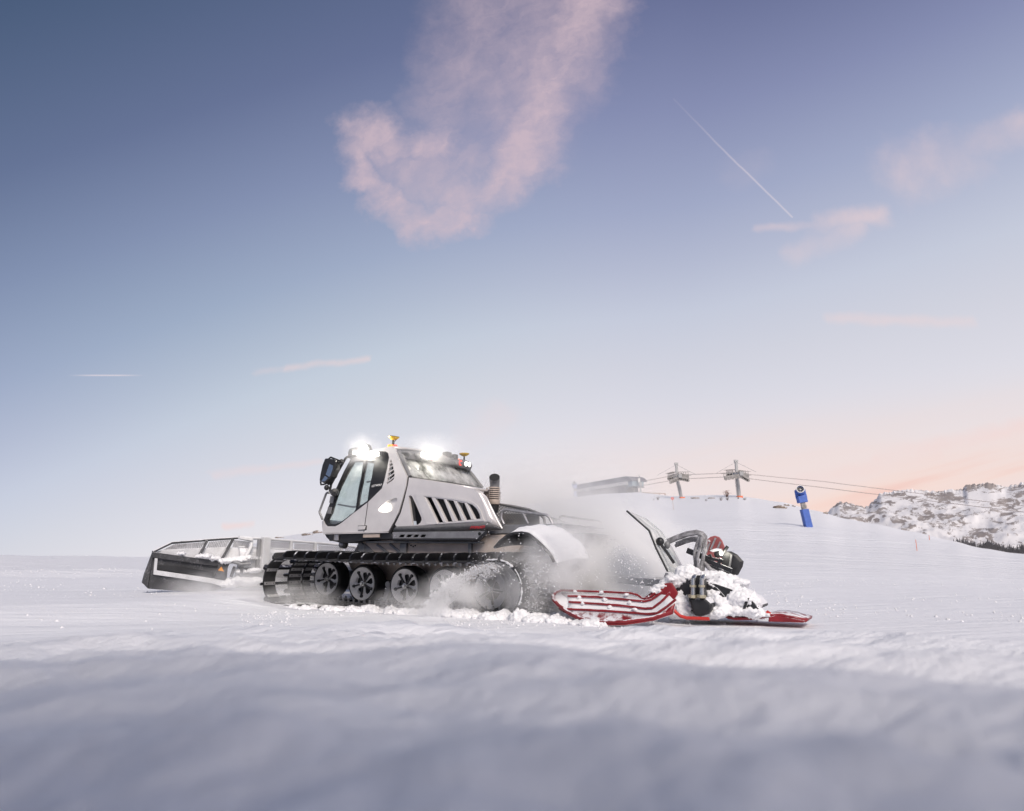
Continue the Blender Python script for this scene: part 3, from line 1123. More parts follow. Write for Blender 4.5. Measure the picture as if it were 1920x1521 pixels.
# wooden railing
fp = [(1182, 931, 219), (1196, 931.5, 219), (1206, 932, 219), (1216, 932.8, 220), (1226, 933.2, 221), (1237, 933.6, 222), (1247.5, 934, 223)]
fr_ = empty('wooden_railing', at(*fp[0]))
tag(fr_, 'brown wooden railing running from the station along the ridge', 'railing')
o0 = at(*fp[0])
for q in fp:
    b = at(*q) - o0
    MB().bar(b - Vector((0, 0, 0.8)), b + Vector((0, 0, 1.55)), 0.22, 0.22, up=(0, 1, 0)).build('post', M['wood'], fr_)
for a_, b_ in zip(fp, fp[1:]):
    for hh in (0.75, 1.45):
        MB().bar(at(*a_) - o0 + Vector((0, -0.12, hh)), at(*b_) - o0 + Vector((0, -0.12, hh)), 0.08, 0.2).build('rail', M['wood'], fr_)


# ------------------------------------------------------------------ snow cannons
def snow_cannon(foot, Y, scale, lean, label, pad, body):
    B = hit(*foot) if Y is None else at(*foot, Y)
    d = (B - CAM).length
    k = d / F_PX * scale                                   # metres per photo pixel
    root = empty('snow_cannon', B)
    tag(root, label, 'snow cannon')
    ax = Vector((-lean, 0, 1)).normalized()
    sd = Vector((1, 0, lean)).normalized()
    fwv = Vector((0, 1, 0))
    MR = Matrix((sd, fwv, ax)).transposed()

    def P(x, y, z): return MR @ Vector((x * k, y * k, z * k))
    MB().box(P(0, 0, 14), (12.5 * k, 12 * k, 36 * k), MR).build('padded_post_cover', M[pad], root, bevel=0.9 * k)
    MB().cyl(P(0, 0, 31), P(0, 0, 45), 4.6 * k, 4.2 * k, 10).box(P(-1.5, -2, 39), (6.5 * k, 4 * k, 7 * k), MR).box(P(2.2, -3, 37), (3 * k, 4 * k, 5 * k), MR).build('swivel_mount', M['towerdark'], root)
    hb = MB().box(P(0, 0, 50.5), (16.5 * k, 12 * k, 13 * k), MR)
    hb.build('control_box', M[body], root, bevel=1.2 * k)
    for s_ in (-1, 1):
        MB().bar(P(8.0 * s_, 0, 52), P(7.4 * s_, 0, 68), 2.0 * k, 5 * k).build('fork_arm', M[body], root, bevel=0.2 * k)
    t_ax = (MR @ Vector((-0.28, -0.9, 0.33))).normalized()   # barrel points up to the camera's left
    c = P(0.5, 0, 65)
    br = MB()
    prof = [(7.6 * k, -11 * k), (8.4 * k, -8 * k), (8.3 * k, 0), (7.2 * k, 7 * k), (6.4 * k, 11 * k), (5.9 * k, 11 * k), (6.6 * k, 5 * k), (6.9 * k, -8 * k)]
    br.lathe(prof, c, t_ax, 26)
    br.build('barrel', M[body], root, smooth=35)
    MB().lathe([(8.5 * k, -9.5 * k), (9.0 * k, -9 * k), (9.0 * k, -6.5 * k), (8.4 * k, -6 * k)], c, t_ax, 26).lathe([(6.35 * k, 10.2 * k), (7.2 * k, 10.4 * k), (7.2 * k, 11.6 * k), (5.9 * k, 11.7 * k)], c, t_ax, 26).build('nozzle_ring', M['fascia'], root, smooth=35)
    e1 = t_ax.orthogonal().normalized(); e2 = t_ax.cross(e1)
    for q in range(13):
        a = q * math.tau / 13
        r_ = e1 * math.cos(a) + e2 * math.sin(a)
        tn = e2 * math.cos(a) - e1 * math.sin(a)
        bc = c + t_ax * 7.5 * k
        MB().add([bc + r_ * 1.4 * k, bc + r_ * 6.0 * k - tn * 0.35 * k, bc + r_ * 6.0 * k + tn * 0.5 * k + t_ax * 0.6 * k, bc + r_ * 1.4 * k + tn * 0.3 * k + t_ax * 0.6 * k], [(0, 1, 2, 3)]).build('vane', M['fascia'], root)
    MB().lathe([(0.01, 9.0 * k), (1.3 * k, 8.4 * k), (1.6 * k, 6.0 * k), (0.01, 5.5 * k)], c, t_ax, 14).build('hub', M['fascia'], root, smooth=40)
    MB().lathe([(0.01, 3 * k), (6.6 * k, 3 * k)], c, t_ax, 22).build('fan_backing', M['dark'], root)


snow_cannon((1515.5, 988), None, 0.93, 0.14, 'blue snow cannon on a blue padded post on the right slope', 'bluepad', 'bluepad')
snow_cannon((1079, 935), 236, 0.42, 0.05, 'blue snow cannon with haze-faded colour in the drifting snow left of the station', 'hazeblue', 'hazeblue')

# ------------------------------------------------------------------ piste markers
p = hit(1263, 956)
k = (p - CAM).length / F_PX
sg = empty('piste_sign', p)
tag(sg, 'round red and white sign on a thin pole below the left lift tower', 'sign')
MB().cyl((0, 0, -0.3), (-1.0 * k, 0, 18 * k), 0.35 * k, n=6).build('pole', M['wood'], sg)
MB().lathe([(1.7 * k, -0.02), (2.7 * k, -0.02), (2.7 * k, 0.02), (1.7 * k, 0.02)], (-1.1 * k, 0, 20 * k), (0, 1, 0), 20, closed=True).build('ring', M['sign_red'], sg)
MB().lathe([(0.001, 0.01), (1.8 * k, 0.01)], (-1.1 * k, 0.0, 20 * k), (0, 1, 0), 20).build('disc', M['sign_white'], sg)
MB().bar((-2.4 * k, -0.05, 20 * k), (0.2 * k, -0.05, 20 * k), 0.04, 0.5 * k).build('cross_bar', M['sign_red'], sg)
MB().bar((-1.1 * k, -0.06, 18.7 * k), (-1.1 * k, -0.06, 21.3 * k), 0.04, 0.5 * k, up=(0, 1, 0)).build('cross_upright', M['sign_red'], sg)


def marker_pole(px, py, hpx, label):
    p = hit(px, py)
    k = (p - CAM).length / F_PX
    r_ = empty('piste_pole', p)
    tag(r_, label, 'marker pole', 'orange piste poles on the right slope')
    MB().cyl((0, 0, -0.3), (0, 0, hpx * k), 0.45 * k, 0.4 * k, n=8).build('rod', M['orange'], r_)
    MB().cyl((0, 0, hpx * k), (0, 0, hpx * k + 0.8 * k), 0.55 * k, 0.3 * k, n=8).build('cap', M['sign_white'], r_)


marker_pole(1719.5, 1033, 17, 'thin orange piste pole on the open slope under the mountains')
marker_pole(1743, 1013, 7, 'faint tiny piste pole near the skyline, upper right of the orange one')


# ------------------------------------------------------------------ the snow groomer: x forward, y left, z up in its own frame
HEAD = R(30)
HV = Vector((-math.cos(HEAD), math.sin(HEAD), 0))
LV = Vector((-math.sin(HEAD), -math.cos(HEAD), 0))
ORG = Vector((-1.327, 12.284, 0.0))
groomer = empty('snow_groomer', ORG, math.pi - HEAD)
tag(groomer, 'silver tracked snow groomer with lit roof lamps, front blade and rear tiller', 'snow groomer')


def yside(z):
    """cab and engine cover flank: leans inwards towards the roof"""
    return 1.2 - 0.20 * max(0.0, (z - 2.0) / 0.85) ** 1.5


def Q(px, py, y):
    """photo point on the groomer's own plane y (number) or on the flank (function of z): local x, y, z"""
    d = ray(px, py)
    yy = y if not callable(y) else 1.2
    for _ in range(4 if callable(y) else 1):
        t = (LV.dot(ORG - CAM) + yy) / LV.dot(d)
        wp = CAM + d * t
        if callable(y): yy = y(wp.z)
    return Vector(((wp - ORG).dot(HV), yy, wp.z))


def QP(px, py, pt, n):
    """photo point on the local plane through pt with normal n"""
    pt, n = Vector(pt), Vector(n)
    pw = ORG + HV * pt.x + LV * pt.y + Vector((0, 0, pt.z))
    nw = HV * n.x + LV * n.y + Vector((0, 0, n.z))
    d = ray(px, py)
    wp = CAM + d * (nw.dot(pw - CAM) / nw.dot(d))
    r = wp - ORG
    return Vector((r.dot(HV), r.dot(LV), wp.z))


def QX(px, py, x):
    return QP(px, py, (x, 0, 0), (1, 0, 0))


def plate(name, loops, yf, thick, m, parent, cut=0.18, smooth=30, bevel=0.0, dy=0.0, mirror=False):
    """plate in the xz plane with holes; loops of local (x, z); the outer face follows yf(z) + dy"""
    L3 = [[Vector((x, z, 0)) for x, z in lp] for lp in loops]
    flat = [v for lp in L3 for v in lp]
    tris = tessellate_polygon(L3)
    bm = bmesh.new()
    vs = [bm.verts.new((v.x, 0, v.y)) for v in flat]
    for t in tris:
        try: bm.faces.new([vs[i] for i in t])
        except ValueError: pass
    if cut:
        for ax in (0, 2):
            lo = min(v.co[ax] for v in bm.verts); hi = max(v.co[ax] for v in bm.verts)
            k = int((hi - lo) / cut)
            for i in range(1, k + 1):
                nrm = (1, 0, 0) if ax == 0 else (0, 0, 1)
                pt = [0, 0, 0]; pt[ax] = lo + (hi - lo) * i / (k + 1)
                bmesh.ops.bisect_plane(bm, geom=bm.verts[:] + bm.edges[:] + bm.faces[:], plane_co=pt, plane_no=nrm)
    ret = bmesh.ops.extrude_face_region(bm, geom=bm.faces[:])
    new = {v for v in ret['geom'] if isinstance(v, bmesh.types.BMVert)}
    for v in bm.verts:
        y = (yf(v.co.z) if callable(yf) else yf) + dy - (thick if v in new else 0)
        v.co.y = -y if mirror else y
    bmesh.ops.recalc_face_normals(bm, faces=bm.faces)
    me = bpy.data.meshes.new(name)
    bm.to_mesh(me)
    bm.free()
    return link(name, me, m, parent, smooth, bevel)


def flank(pts):
    return [(q.x, q.z) for q in (Q(px, py, yside) for px, py in pts)]


def mir(v):
    return Vector((v[0], -v[1], v[2]))


def surf(name, grid, m, parent, thick=0.03, smooth=40, bevel=0.0):
    """sheet from a grid of local points, given thickness"""
    nr, nc = len(grid), len(grid[0])
    mb = MB()
    mb.add([v for r in grid for v in r], [(i * nc + k, i * nc + k + 1, (i + 1) * nc + k + 1, (i + 1) * nc + k) for i in range(nr - 1) for k in range(nc - 1)])
    o = mb.build(name, m, parent, smooth)
    so_ = o.modifiers.new('solid', 'SOLIDIFY')
    so_.thickness = thick
    so_.offset = 0
    if bevel:
        bv = o.modifiers.new('bevel', 'BEVEL'); bv.width = bevel; bv.segments = 2; bv.limit_method = 'ANGLE'
    return o


# ---------------------------------------------------------------- cab
silver_pts = [(605.5, 999.4), (603.9, 988), (603.7, 978), (606.4, 976), (609.5, 983), (613.5, 987), (628.6, 987), (635, 984), (641, 980), (662.3, 963), (690.7, 941), (716, 916), (721, 900),
              (726, 878), (729.5, 858), (727.5, 849.5), (723, 846.5), (712, 846), (705, 847), (705, 843.5), (718, 841), (730, 838.6), (736, 838.8), (740.5, 842), (751.5, 868), (763.4, 894.7), (762.2, 904), (760.8, 912.4), (754.5, 936),
              (747.5, 960), (738, 979), (728, 996.7), (700, 998), (682, 998.5), (650, 999)]
vent_pts = [(731.0, 864.5), (733.8, 862), (736.3, 871), (739.4, 886), (739.8, 894.5), (737.5, 899.5), (726.5, 908), (725, 906), (727.3, 894), (729.8, 876)]
lampp = [(708.4, 956.4), (711, 952.5), (724, 940.5), (734, 936), (743, 933.6), (744.8, 935), (744.5, 940), (740, 950), (736.5, 956.5), (730, 960), (720, 962), (712, 960)]
frame_pts = [(606.4, 976), (610, 966), (618, 945), (628.6, 919.5), (644, 886), (654, 866), (658.7, 859.2), (664, 855.5), (680, 852), (705, 847), (712, 846), (723, 846.5), (727.5, 849.5), (729.5, 858), (726, 878), (721, 900),
             (716, 916), (690.7, 941), (662.3, 963), (641, 980), (635, 984), (628.6, 987), (613.5, 987), (609.5, 983)]
g1_pts = [(661, 866.3), (681, 863.6), (676, 895), (665.8, 955), (662, 961), (640, 977.5), (634, 981), (628, 982.6), (616, 982.6), (613.6, 980), (613, 974), (619.8, 962), (626, 940), (633, 920), (646, 893)]
g2_pts = [(685.4, 863.6), (702, 862.8), (696, 895), (688, 939), (668.5, 952.4), (677, 905)]

S_cab, S_fr, S_g1, S_g2, S_v, S_l = (flank(p_) for p_ in (silver_pts, frame_pts, g1_pts, g2_pts, vent_pts, lampp))
for mirr in (False, True):
    side = plate('cab_side_panel', [S_cab, S_v, S_l], yside, 0.05, M['silver_light'], groomer, bevel=0.012, mirror=mirr)
    fr_o = plate('door', [S_fr, S_g1, S_g2], yside, 0.06, M['black'], groomer, dy=-0.014, bevel=0.008, mirror=mirr)
    for nm, lp in (('window_pane', S_g1), ('window_pane', S_g2)):
        plate(nm, [lp], yside, 0.012, M['glass'], fr_o, dy=-0.04, cut=0.3, mirror=mirr)
    # vent
    plate('vent_backing', [S_v], yside, 0.02, M['dark'], side, dy=-0.06, mirror=mirr)
    for k_, (a_, b_) in enumerate((((726.2, 904), (740.2, 893.5)), ((727.2, 896), (739.8, 886.3)), ((728.6, 887), (738, 879.6)), ((729.8, 878), (736.6, 872.4)), ((730.6, 870.5), (735, 867)))):
        va, vb_ = Q(*a_, yside), Q(*b_, yside)
        va.y -= 0.012; vb_.y -= 0.012
        if mirr: va, vb_ = mir(va), mir(vb_)
        MB().bar(va, vb_, 0.03, 0.016).build('slat', M['silver_light'], side)
    # recessed flank lamp
    lc = [(q[0], q[1]) for q in S_l]
    plate('lamp_bowl', [S_l], yside, 0.015, M['silver_light'], side, dy=-0.045, mirror=mirr)
    lp2 = flank([(709, 956), (712.5, 951.5), (721, 945), (727, 943.6), (729.5, 948), (730.2, 954), (728.5, 958), (721, 960.6), (713, 959)])
    plate('flank_lamp', [lp2], yside, 0.02, M['led'], side, dy=-0.015, bevel=0.006, mirror=mirr)
    # door gap and handle
    gp = MB()
    a_, b_ = Q(690, 942, yside), Q(682.4, 997.6, yside)
    for v in (a_, b_): v.y += 0.001
    if mirr: a_, b_ = mir(a_), mir(b_)
    gp.bar(a_, b_, 0.006, 0.011, up=(1, 0, 0.12)).build('door_gap', M['dark'], side)
    hp = flank([(671.5, 985.8), (688, 985.2), (687.3, 994), (671.8, 995)])
    hb_ = plate('handle_recess', [hp], yside, 0.01, M['black'], side, dy=0.006, mirror=mirr)
    hp2 = flank([(672.6, 986.8), (686.6, 986.4), (685.2, 993), (672.8, 994)])
    plate('door_handle', [hp2], yside, 0.02, M['silver_light'], side, dy=0.024, bevel=0.006, mirror=mirr)
    # pillar lamp
    pl_ = flank([(700.5, 850.5), (704, 848.5), (715, 848.2), (714.5, 854.5), (703, 857.8), (699.8, 856.6)])
    lampb = plate('pillar_lamp', [pl_], yside, 0.05, M['led'], fr_o, dy=0.05, bevel=0.01, mirror=mirr)
    plate('lamp_housing', [flank([(714.6, 848), (720.5, 848.4), (718, 855.5), (713.6, 854.8)])], yside, 0.06, M['black'], fr_o, dy=0.05, bevel=0.006, mirror=mirr)

# lettering on the door pillar
c_ = Q(706.5, 910.6, yside)
c_.y += 0.004
tilt = math.atan2(1.2 - yside(2.3), 0.0 + 0.3) * 0.3
Mt = Matrix.Translation(c_) @ Matrix(((-1, 0, 0, 0), (0, 0, 1, 0), (0, 1, 0, 0), (0, 0, 0, 1)))
text_mesh('lettering', 'LEITWOLF', 0.052, M['white_print'], groomer, Mt @ Matrix.Rotation(R(4), 4, 'Z') @ Matrix.Scale(0.92, 4, (1, 0, 0)), shear=0.25)

# front: windscreen between the two flanks, lower nose
fe = [Q(px, py, yside) for px, py in ((658.7, 859.2), (644, 886), (628.6, 919.5), (618, 945), (606.4, 976))]


def across(left, bow=0.0, n=7, up=0.0):
    g = []
    for v in left:
        row = []
        for k in range(n):
            t = k / (n - 1)
            b_ = 4 * t * (1 - t)
            row.append(Vector((v.x + bow * b_, v.y * (1 - 2 * t), v.z + up * b_)))
        g.append(row)
    return g


surf('windscreen', across([v + Vector((0.0, -0.05, 0)) for v in fe], 0.10), M['glass'], groomer, 0.012, 60)
for sgn in (1, -1):
    MB().tube([Vector((v.x - 0.012, (v.y - 0.045) * sgn, v.z)) for v in fe], 0.04, 8).build('screen_pillar', M['black'], groomer, smooth=60)
ne = [Q(px, py, yside) for px, py in ((606.4, 976), (603.7, 978), (603.9, 988), (605.5, 999.4))]
surf('nose_panel', across([v + Vector((0, -0.03, 0)) for v in ne], 0.12), M['silver_light'], groomer, 0.04, 50)
# roof
re_ = [Q(px, py, yside) for px, py in ((662, 856), (680, 851), (705, 845), (730, 838.6), (740, 840))]
surf('roof', across([v + Vector((0, -0.04, 0)) for v in re_], 0.0, 9, 0.06), M['silver_light'], groomer, 0.05, 50)
surf('headliner', across([v + Vector((0.02, -0.10, -0.07)) for v in re_[:4]], 0.0, 5, 0.03), M['cream'], groomer, 0.02, 50)
# rear wall of the cab: powdered glass in a dark frame
rr = [Q(px, py, yside) for px, py in ((741.5, 846), (751.5, 868), (763.0, 893), (761, 912))]
surf('rear_window', across([v + Vector((-0.02, -0.06, 0)) for v in rr[:3]], -0.06, 7), M['glassdust'], groomer, 0.015, 60)
for sgn in (1, -1):
    MB().tube([Vector((v.x - 0.03, (v.y - 0.05) * sgn, v.z)) for v in rr[:3]], 0.035, 8).build('rear_pillar', M['grey_trim'], groomer, smooth=60)
MB().bar(Vector((rr[2].x + 0.06, 1.1, rr[2].z - 0.35)), Vector((rr[2].x + 0.06, -1.1, rr[2].z - 0.35)), 0.06, 0.75).build('bulkhead', M['grey_trim'], groomer)
# seam between cab and engine cover
sm_p = [Q(px, py, yside) for px, py in ((764.6, 894.5), (763, 912), (749.5, 961), (729.8, 998))]
MB().tube([v + Vector((0, -0.03, 0)) for v in sm_p], 0.022, 6).build('cab_seam', M['black'], groomer)
# interior
MB().bar(Q(634, 946, 1.0), Q(662, 951, 0.95), 0.03, 0.03).bar(Q(662, 951, .95), Q(700, 944, 0.9), 0.03, 0.03).build('grab_bar', M['grey_trim'], groomer)
MB().bar(Q(688, 904, 0.2), Q(706, 901, 0.2), 0.03, 0.03).build('headrest_bar', M['grey_trim'], groomer)
MB().box((0.95, 0, 1.36), (1.25, 2.1, 0.10)).build('cab_floor', M['grey_trim'], groomer)
MB().box((1.38, 0, 1.52), (0.30, 1.5, 0.26)).build('dashboard', M['grey_trim'], groomer, bevel=0.05)
# chin and underside
ch = [Q(px, py, 1.17) for px, py in ((608, 1001), (728, 998), (735, 1002), (735, 1011), (700, 1012), (655, 1018), (641, 1018.5), (618, 1013.5), (612, 1008))]
plate('cab_underbody', [[(v.x, v.z) for v in ch]], 1.17, 2.34, M['black'], groomer, cut=0, bevel=0.02)
MB().bar(Q(607, 1001.4, 1.21), Q(728, 998.4, 1.21), 0.03, 0.012).build('sill_strip', M['silver'], groomer)
st_ = Q(631, 1008, 1.18)
MB().box(st_ + Vector((0, 0.01, 0)), (0.12, 0.02, 0.10)).build('sticker', M['alu'], groomer)
MB().box(Q(624, 1008, 1.18) + Vector((0, 0.02, 0)), (0.09, 0.05, 0.12)).build('latch', M['black'], groomer, bevel=0.01)
MB().lathe([(0.01, 0.06), (0.07, 0.05), (0.07, -0.05), (0.01, -0.06)], Q(644, 1021, 1.0), (1, 0, 0.2), 14).build('chin_lamp', M['alu'], groomer, smooth=40)
MB().box(Q(697, 1004.5, 1.19) + Vector((0, 0.005, 0)), (0.36, 0.02, 0.06)).build('step_plate', M['hull'], groomer)

# roof front lamps
for sgn in (1, -1):
    c = Q(668, 851.5, 0.86)
    c = Vector((c.x, c.y * sgn, c.z))
    pod = MB().lathe([(0.01, 0.13), (0.09, 0.12), (0.12, 0.05), (0.12, -0.08), (0.06, -0.13), (0.01, -0.13)], c, (0.3, 0.75 * sgn, 0.0), 18).build('lamp_pod', M['black'], groomer, smooth=50)
c = Q(682, 845.5, 0.95)
lp_ = MB().lathe([(0.01, 0.07), (0.08, 0.06), (0.115, 0.0), (0.08, -0.06), (0.01, -0.07)], c, (0.0, 1, -0.1), 20).build('roof_lamp', M['lamp'], groomer, smooth=60)
MB().lathe([(0.12, 0.01), (0.13, 0.01), (0.13, -0.08), (0.05, -0.12)], c, (0.0, 1, -0.1), 20).build('lamp_housing', M['black'], lp_, smooth=50)
roof_lamp_local = c + Vector((0, 0.13, 0))

# antenna disc and amber beacon on the roof
c = Q(735.5, 838, 0.88)
at_ = MB().cyl(c + Vector((0, 0, -0.05)), c + Vector((-0.02, 0, 0.16)), 0.018, n=8).build('antenna_mast', M['black'], groomer)
MB().lathe([(0.01, 0.0), (0.05, 0.005), (0.095, 0.045), (0.10, 0.06)], c + Vector((-0.02, 0, 0.12)), (-0.12, 0, 1), 22).build('antenna_disc', M['yellow'], at_, smooth=50)
MB().lathe([(0.10, 0.06), (0.10, 0.068), (0.01, 0.075)], c + Vector((-0.02, 0, 0.12)), (-0.12, 0, 1), 22).build('disc_rim', M['black'], at_, smooth=50)
MB().tube([c + Vector((-0.03, 0, 0.0)), c + Vector((-0.06, 0.02, 0.08)), c + Vector((-0.085, 0, 0.13))], 0.007, 6).build('antenna_cable', M['black'], at_)
MB().lathe([(0.06, -0.01), (0.062, 0.02), (0.05, 0.04), (0.01, 0.045)], c + Vector((0.03, 0.0, 0)), (0, 0, 1), 16).build('beacon', M['amber'], groomer, smooth=50)
MB().lathe([(0.035, -0.01), (0.035, 0.02), (0.03, 0.03), (0.01, 0.035)], c + Vector((-0.07, 0.0, 0.0)), (0, 0, 1), 14).build('beacon', M['redlamp'], groomer, smooth=50)

# rear roof light bar across the cab, with a lamp pod at each end
lbL = QX(754, 846, rr[0].x - 0.10)
lbL = Vector((rr[0].x - 0.06, 0.98, Q(752, 849, 0.98).z))
bar_pts = []
for k in range(13):
    t = k / 12
    bar_pts.append(Vector((lbL.x - 0.08 - 0.05 * math.sin(math.pi * t), 0.96 - 1.92 * t, lbL.z - 0.05 + 0.05 * math.sin(math.pi * t))))
rb = []
for p_ in bar_pts:
    rb.append([p_ + Vector((0.10, 0, 0.05)), p_ + Vector((-0.04, 0, 0.055)), p_ + Vector((-0.10, 0, 0.01)), p_ + Vector((-0.07, 0, -0.045)), p_ + Vector((0.05, 0, -0.06))])
surf('rear_light_bar', rb, M['grey_trim'], groomer, 0.04, 50)
for sgn in (1, -1):
    yc = 0.60 if sgn > 0 else -0.62
    base = bar_pts[6] + Vector((-0.09, yc, -0.025))
    pod = MB().blob(base, (0.07, 0.30, 0.085), 3, 0.0).build('rear_lamp_pod', M['grey_trim'], groomer, smooth=60)
    # rearwards-facing lights: red ring and two white LEDs
    for k, (dy_, kind) in enumerate(((0.16, 'ring'), (0.0, 'led'), (-0.13, 'led'))):
        dyy = dy_ 
        cc = base + Vector((-0.066 + 0.02 * abs(dyy) / 0.16, dyy, 0.0))
        if sgn > 0: cc = base + Vector((-0.066 + 0.02 * abs(dyy) / 0.16, -dyy, 0.0))
        if kind == 'ring':
            MB().lathe([(0.028, 0.012), (0.052, 0.012), (0.055, 0.0), (0.028, 0.0)], cc, (-1, 0, -0.1), 18, closed=True).build('ring_lamp', M['redlamp'], pod, smooth=50)
        else:
            MB().lathe([(0.001, 0.02), (0.04, 0.014), (0.048, 0.0)], cc, (-1, 0, -0.1), 16).build('work_lamp', M['lamp'] if sgn > 0 else M['led'], pod, smooth=50)
rear_lamp_local = bar_pts[6] + Vector((-0.30, 0.62, -0.03))
for y_, s_ in ((-0.18, 0.075), (-0.42, 0.06)):
    b_ = bar_pts[6] + Vector((-0.02, y_, 0.09))
    MB().box(b_, (s_ * 1.6, s_ * 1.9, s_ * 1.6)).cyl(b_ + Vector((0, 0, -0.08)), b_, 0.02, n=8).build('camera_housing', M['black'], groomer, bevel=0.02)
b_ = bar_pts[11] + Vector((-0.06, 0.05, 0.05))
ma = MB().cyl(b_ + Vector((0, 0, -0.12)), b_ + Vector((0, 0, 0.17)), 0.016, n=8).build('antenna_mast', M['black'], groomer)
MB().lathe([(0.01, 0.0), (0.05, 0.01), (0.10, 0.045), (0.10, 0.06), (0.01, 0.07)], b_ + Vector((0, 0, 0.13)), (0, 0, 1), 20).build('antenna_disc', M['yellow'], ma, smooth=50)
MB().cyl(b_ + Vector((-0.02, 0.22, -0.05)), b_ + Vector((-0.02, 0.22, 0.05)), 0.025, n=10).build('marker_lamp', M['amber'], groomer)

# front guard tube and mirror
for sgn in (1, -1):
    tp = [Q(px, py, 1.24) for px, py in ((668, 854.5), (660, 856), (651, 857), (648, 859.5), (634, 884), (621, 908), (619, 918), (618.5, 925))]
    tp2 = [Q(px, py, 1.26) for px, py in ((618, 924.5), (613.5, 924), (611.5, 926), (605, 943), (599, 960), (599.5, 962), (604.6, 974))]
    tp, tp2 = ([Vector((v.x, v.y * sgn, v.z)) for v in q] for q in (tp, tp2))
    MB().tube(tp, 0.022, 8).build('guard_tube', M['black'], groomer, smooth=60)
    MB().tube(tp2, 0.020, 8).build('guard_tube', M['grey_trim'], groomer, smooth=60)
    mh = [Q(px, py, 1.42) for px, py in ((608.5, 859), (627, 861), (630, 865), (627, 880), (622, 894), (611, 905), (605, 905.5), (597.6, 902), (599.5, 890), (603.5, 872))]
    mb_ = MB().prism([Vector((v.x, v.y * sgn, v.z)) for v in mh], (0.02, -0.16 * sgn, 0))
    mo = mb_.build('mirror', M['black'], groomer, bevel=0.035)
    mo.modifiers['bevel'].segments = 3
    mg = [Q(px, py, 1.425) for px, py in ((618, 870), (624.5, 873), (624, 880), (619.5, 892), (617.5, 894.5), (611, 890))]
    MB().prism([Vector((v.x, (v.y + 0.004) * sgn, v.z)) for v in mg], (0, -0.01 * sgn, 0)).build('mirror_glass', M['mirror'], mo)
    mg = [Q(px, py, 1.425) for px, py in ((609.5, 892.5), (615.5, 896.5), (609.5, 902.5), (602.5, 903))]
    MB().prism([Vector((v.x, (v.y + 0.004) * sgn, v.z)) for v in mg], (0, -0.01 * sgn, 0)).build('mirror_glass', M['mirror'], mo)
    for pa in (((616, 861), (620, 857.5), (638, 864.5)), ((601, 903), (602, 909), (607, 908.5), (618, 904.5))):
        MB().tube([Vector((v.x, v.y * sgn, v.z)) for v in (Q(px, py, 1.34) for px, py in pa)], 0.016, 8).build('mirror_arm', M['black'], mo, smooth=60)
    for px, py in ((641, 865.5), (615.8, 905)):
        v = Q(px, py, 1.31)
        MB().cyl(Vector((v.x - .02, v.y * sgn, v.z - .03)), Vector((v.x + .02, v.y * sgn, v.z + .03)), 0.03, n=10).build('clamp', M['black'], mo)
    v = Q(612.5, 914.5, 1.34)
    MB().blob(Vector((v.x, v.y * sgn, v.z)), (0.045, 0.05, 0.05), 2, 0.0).build('marker_lamp', M['black'], groomer, smooth=60)
    v = Q(627.5, 923.5, 1.27)
    MB().lathe([(0.01, 0.06), (0.06, 0.05), (0.075, 0.0), (0.05, -0.08), (0.01, -0.09)], Vector((v.x, v.y * sgn, v.z)), (-0.6, 0.6 * sgn, 0), 16).build('pillar_spotlight', M['black'], groomer, smooth=50)
    dl = Q(628, 958, 1.2)
    for pts_, m_ in ((((619.5, 930), (626.5, 931), (623.5, 944), (617, 943)), 'grey_trim'), (((615, 950.5), (622, 951), (619.5, 964), (612.5, 963)), 'grey_trim')):
        plate('door_catch', [flank(pts_)], yside, 0.03, M[m_], groomer, dy=0.004, cut=0, bevel=0.008, mirror=sgn < 0)

# ---------------------------------------------------------------- engine cover
cov = [(767.0, 895.5), (800, 900.5), (845, 907.5), (880, 914.5), (889, 918), (896, 925), (903, 940), (911, 966), (913.5, 978), (880, 979.8), (842, 982.0), (790, 985.2), (743.5, 987.2), (740.5, 984),
       (751.5, 961.5), (758, 938), (764, 913), (765.5, 905)]
vent1 = [(766, 932), (768, 929.4), (770.5, 929.2), (773, 931.5), (781, 949), (790, 970.5), (790.6, 975), (788, 980.3), (784, 983.6), (780, 984.4), (772.8, 984.2), (769, 955)]
slots = [[(798, 932), (808.5, 933), (831.3, 979.5), (821, 980.5)], [(816.5, 934.6), (831.5, 936.4), (848.3, 978), (837.8, 978.8)], [(837, 937.4), (850, 939), (866, 976.2), (856.5, 977.4)],
         [(856.5, 940.8), (870.5, 943.4), (883.8, 974.4), (873.2, 976)], [(876, 943.6), (886, 947), (894, 955), (899, 965), (900.6, 972.6), (891, 973.8)]]
S_c, S_v1 = flank(cov), flank(vent1)
S_s = [flank(q) for q in slots]
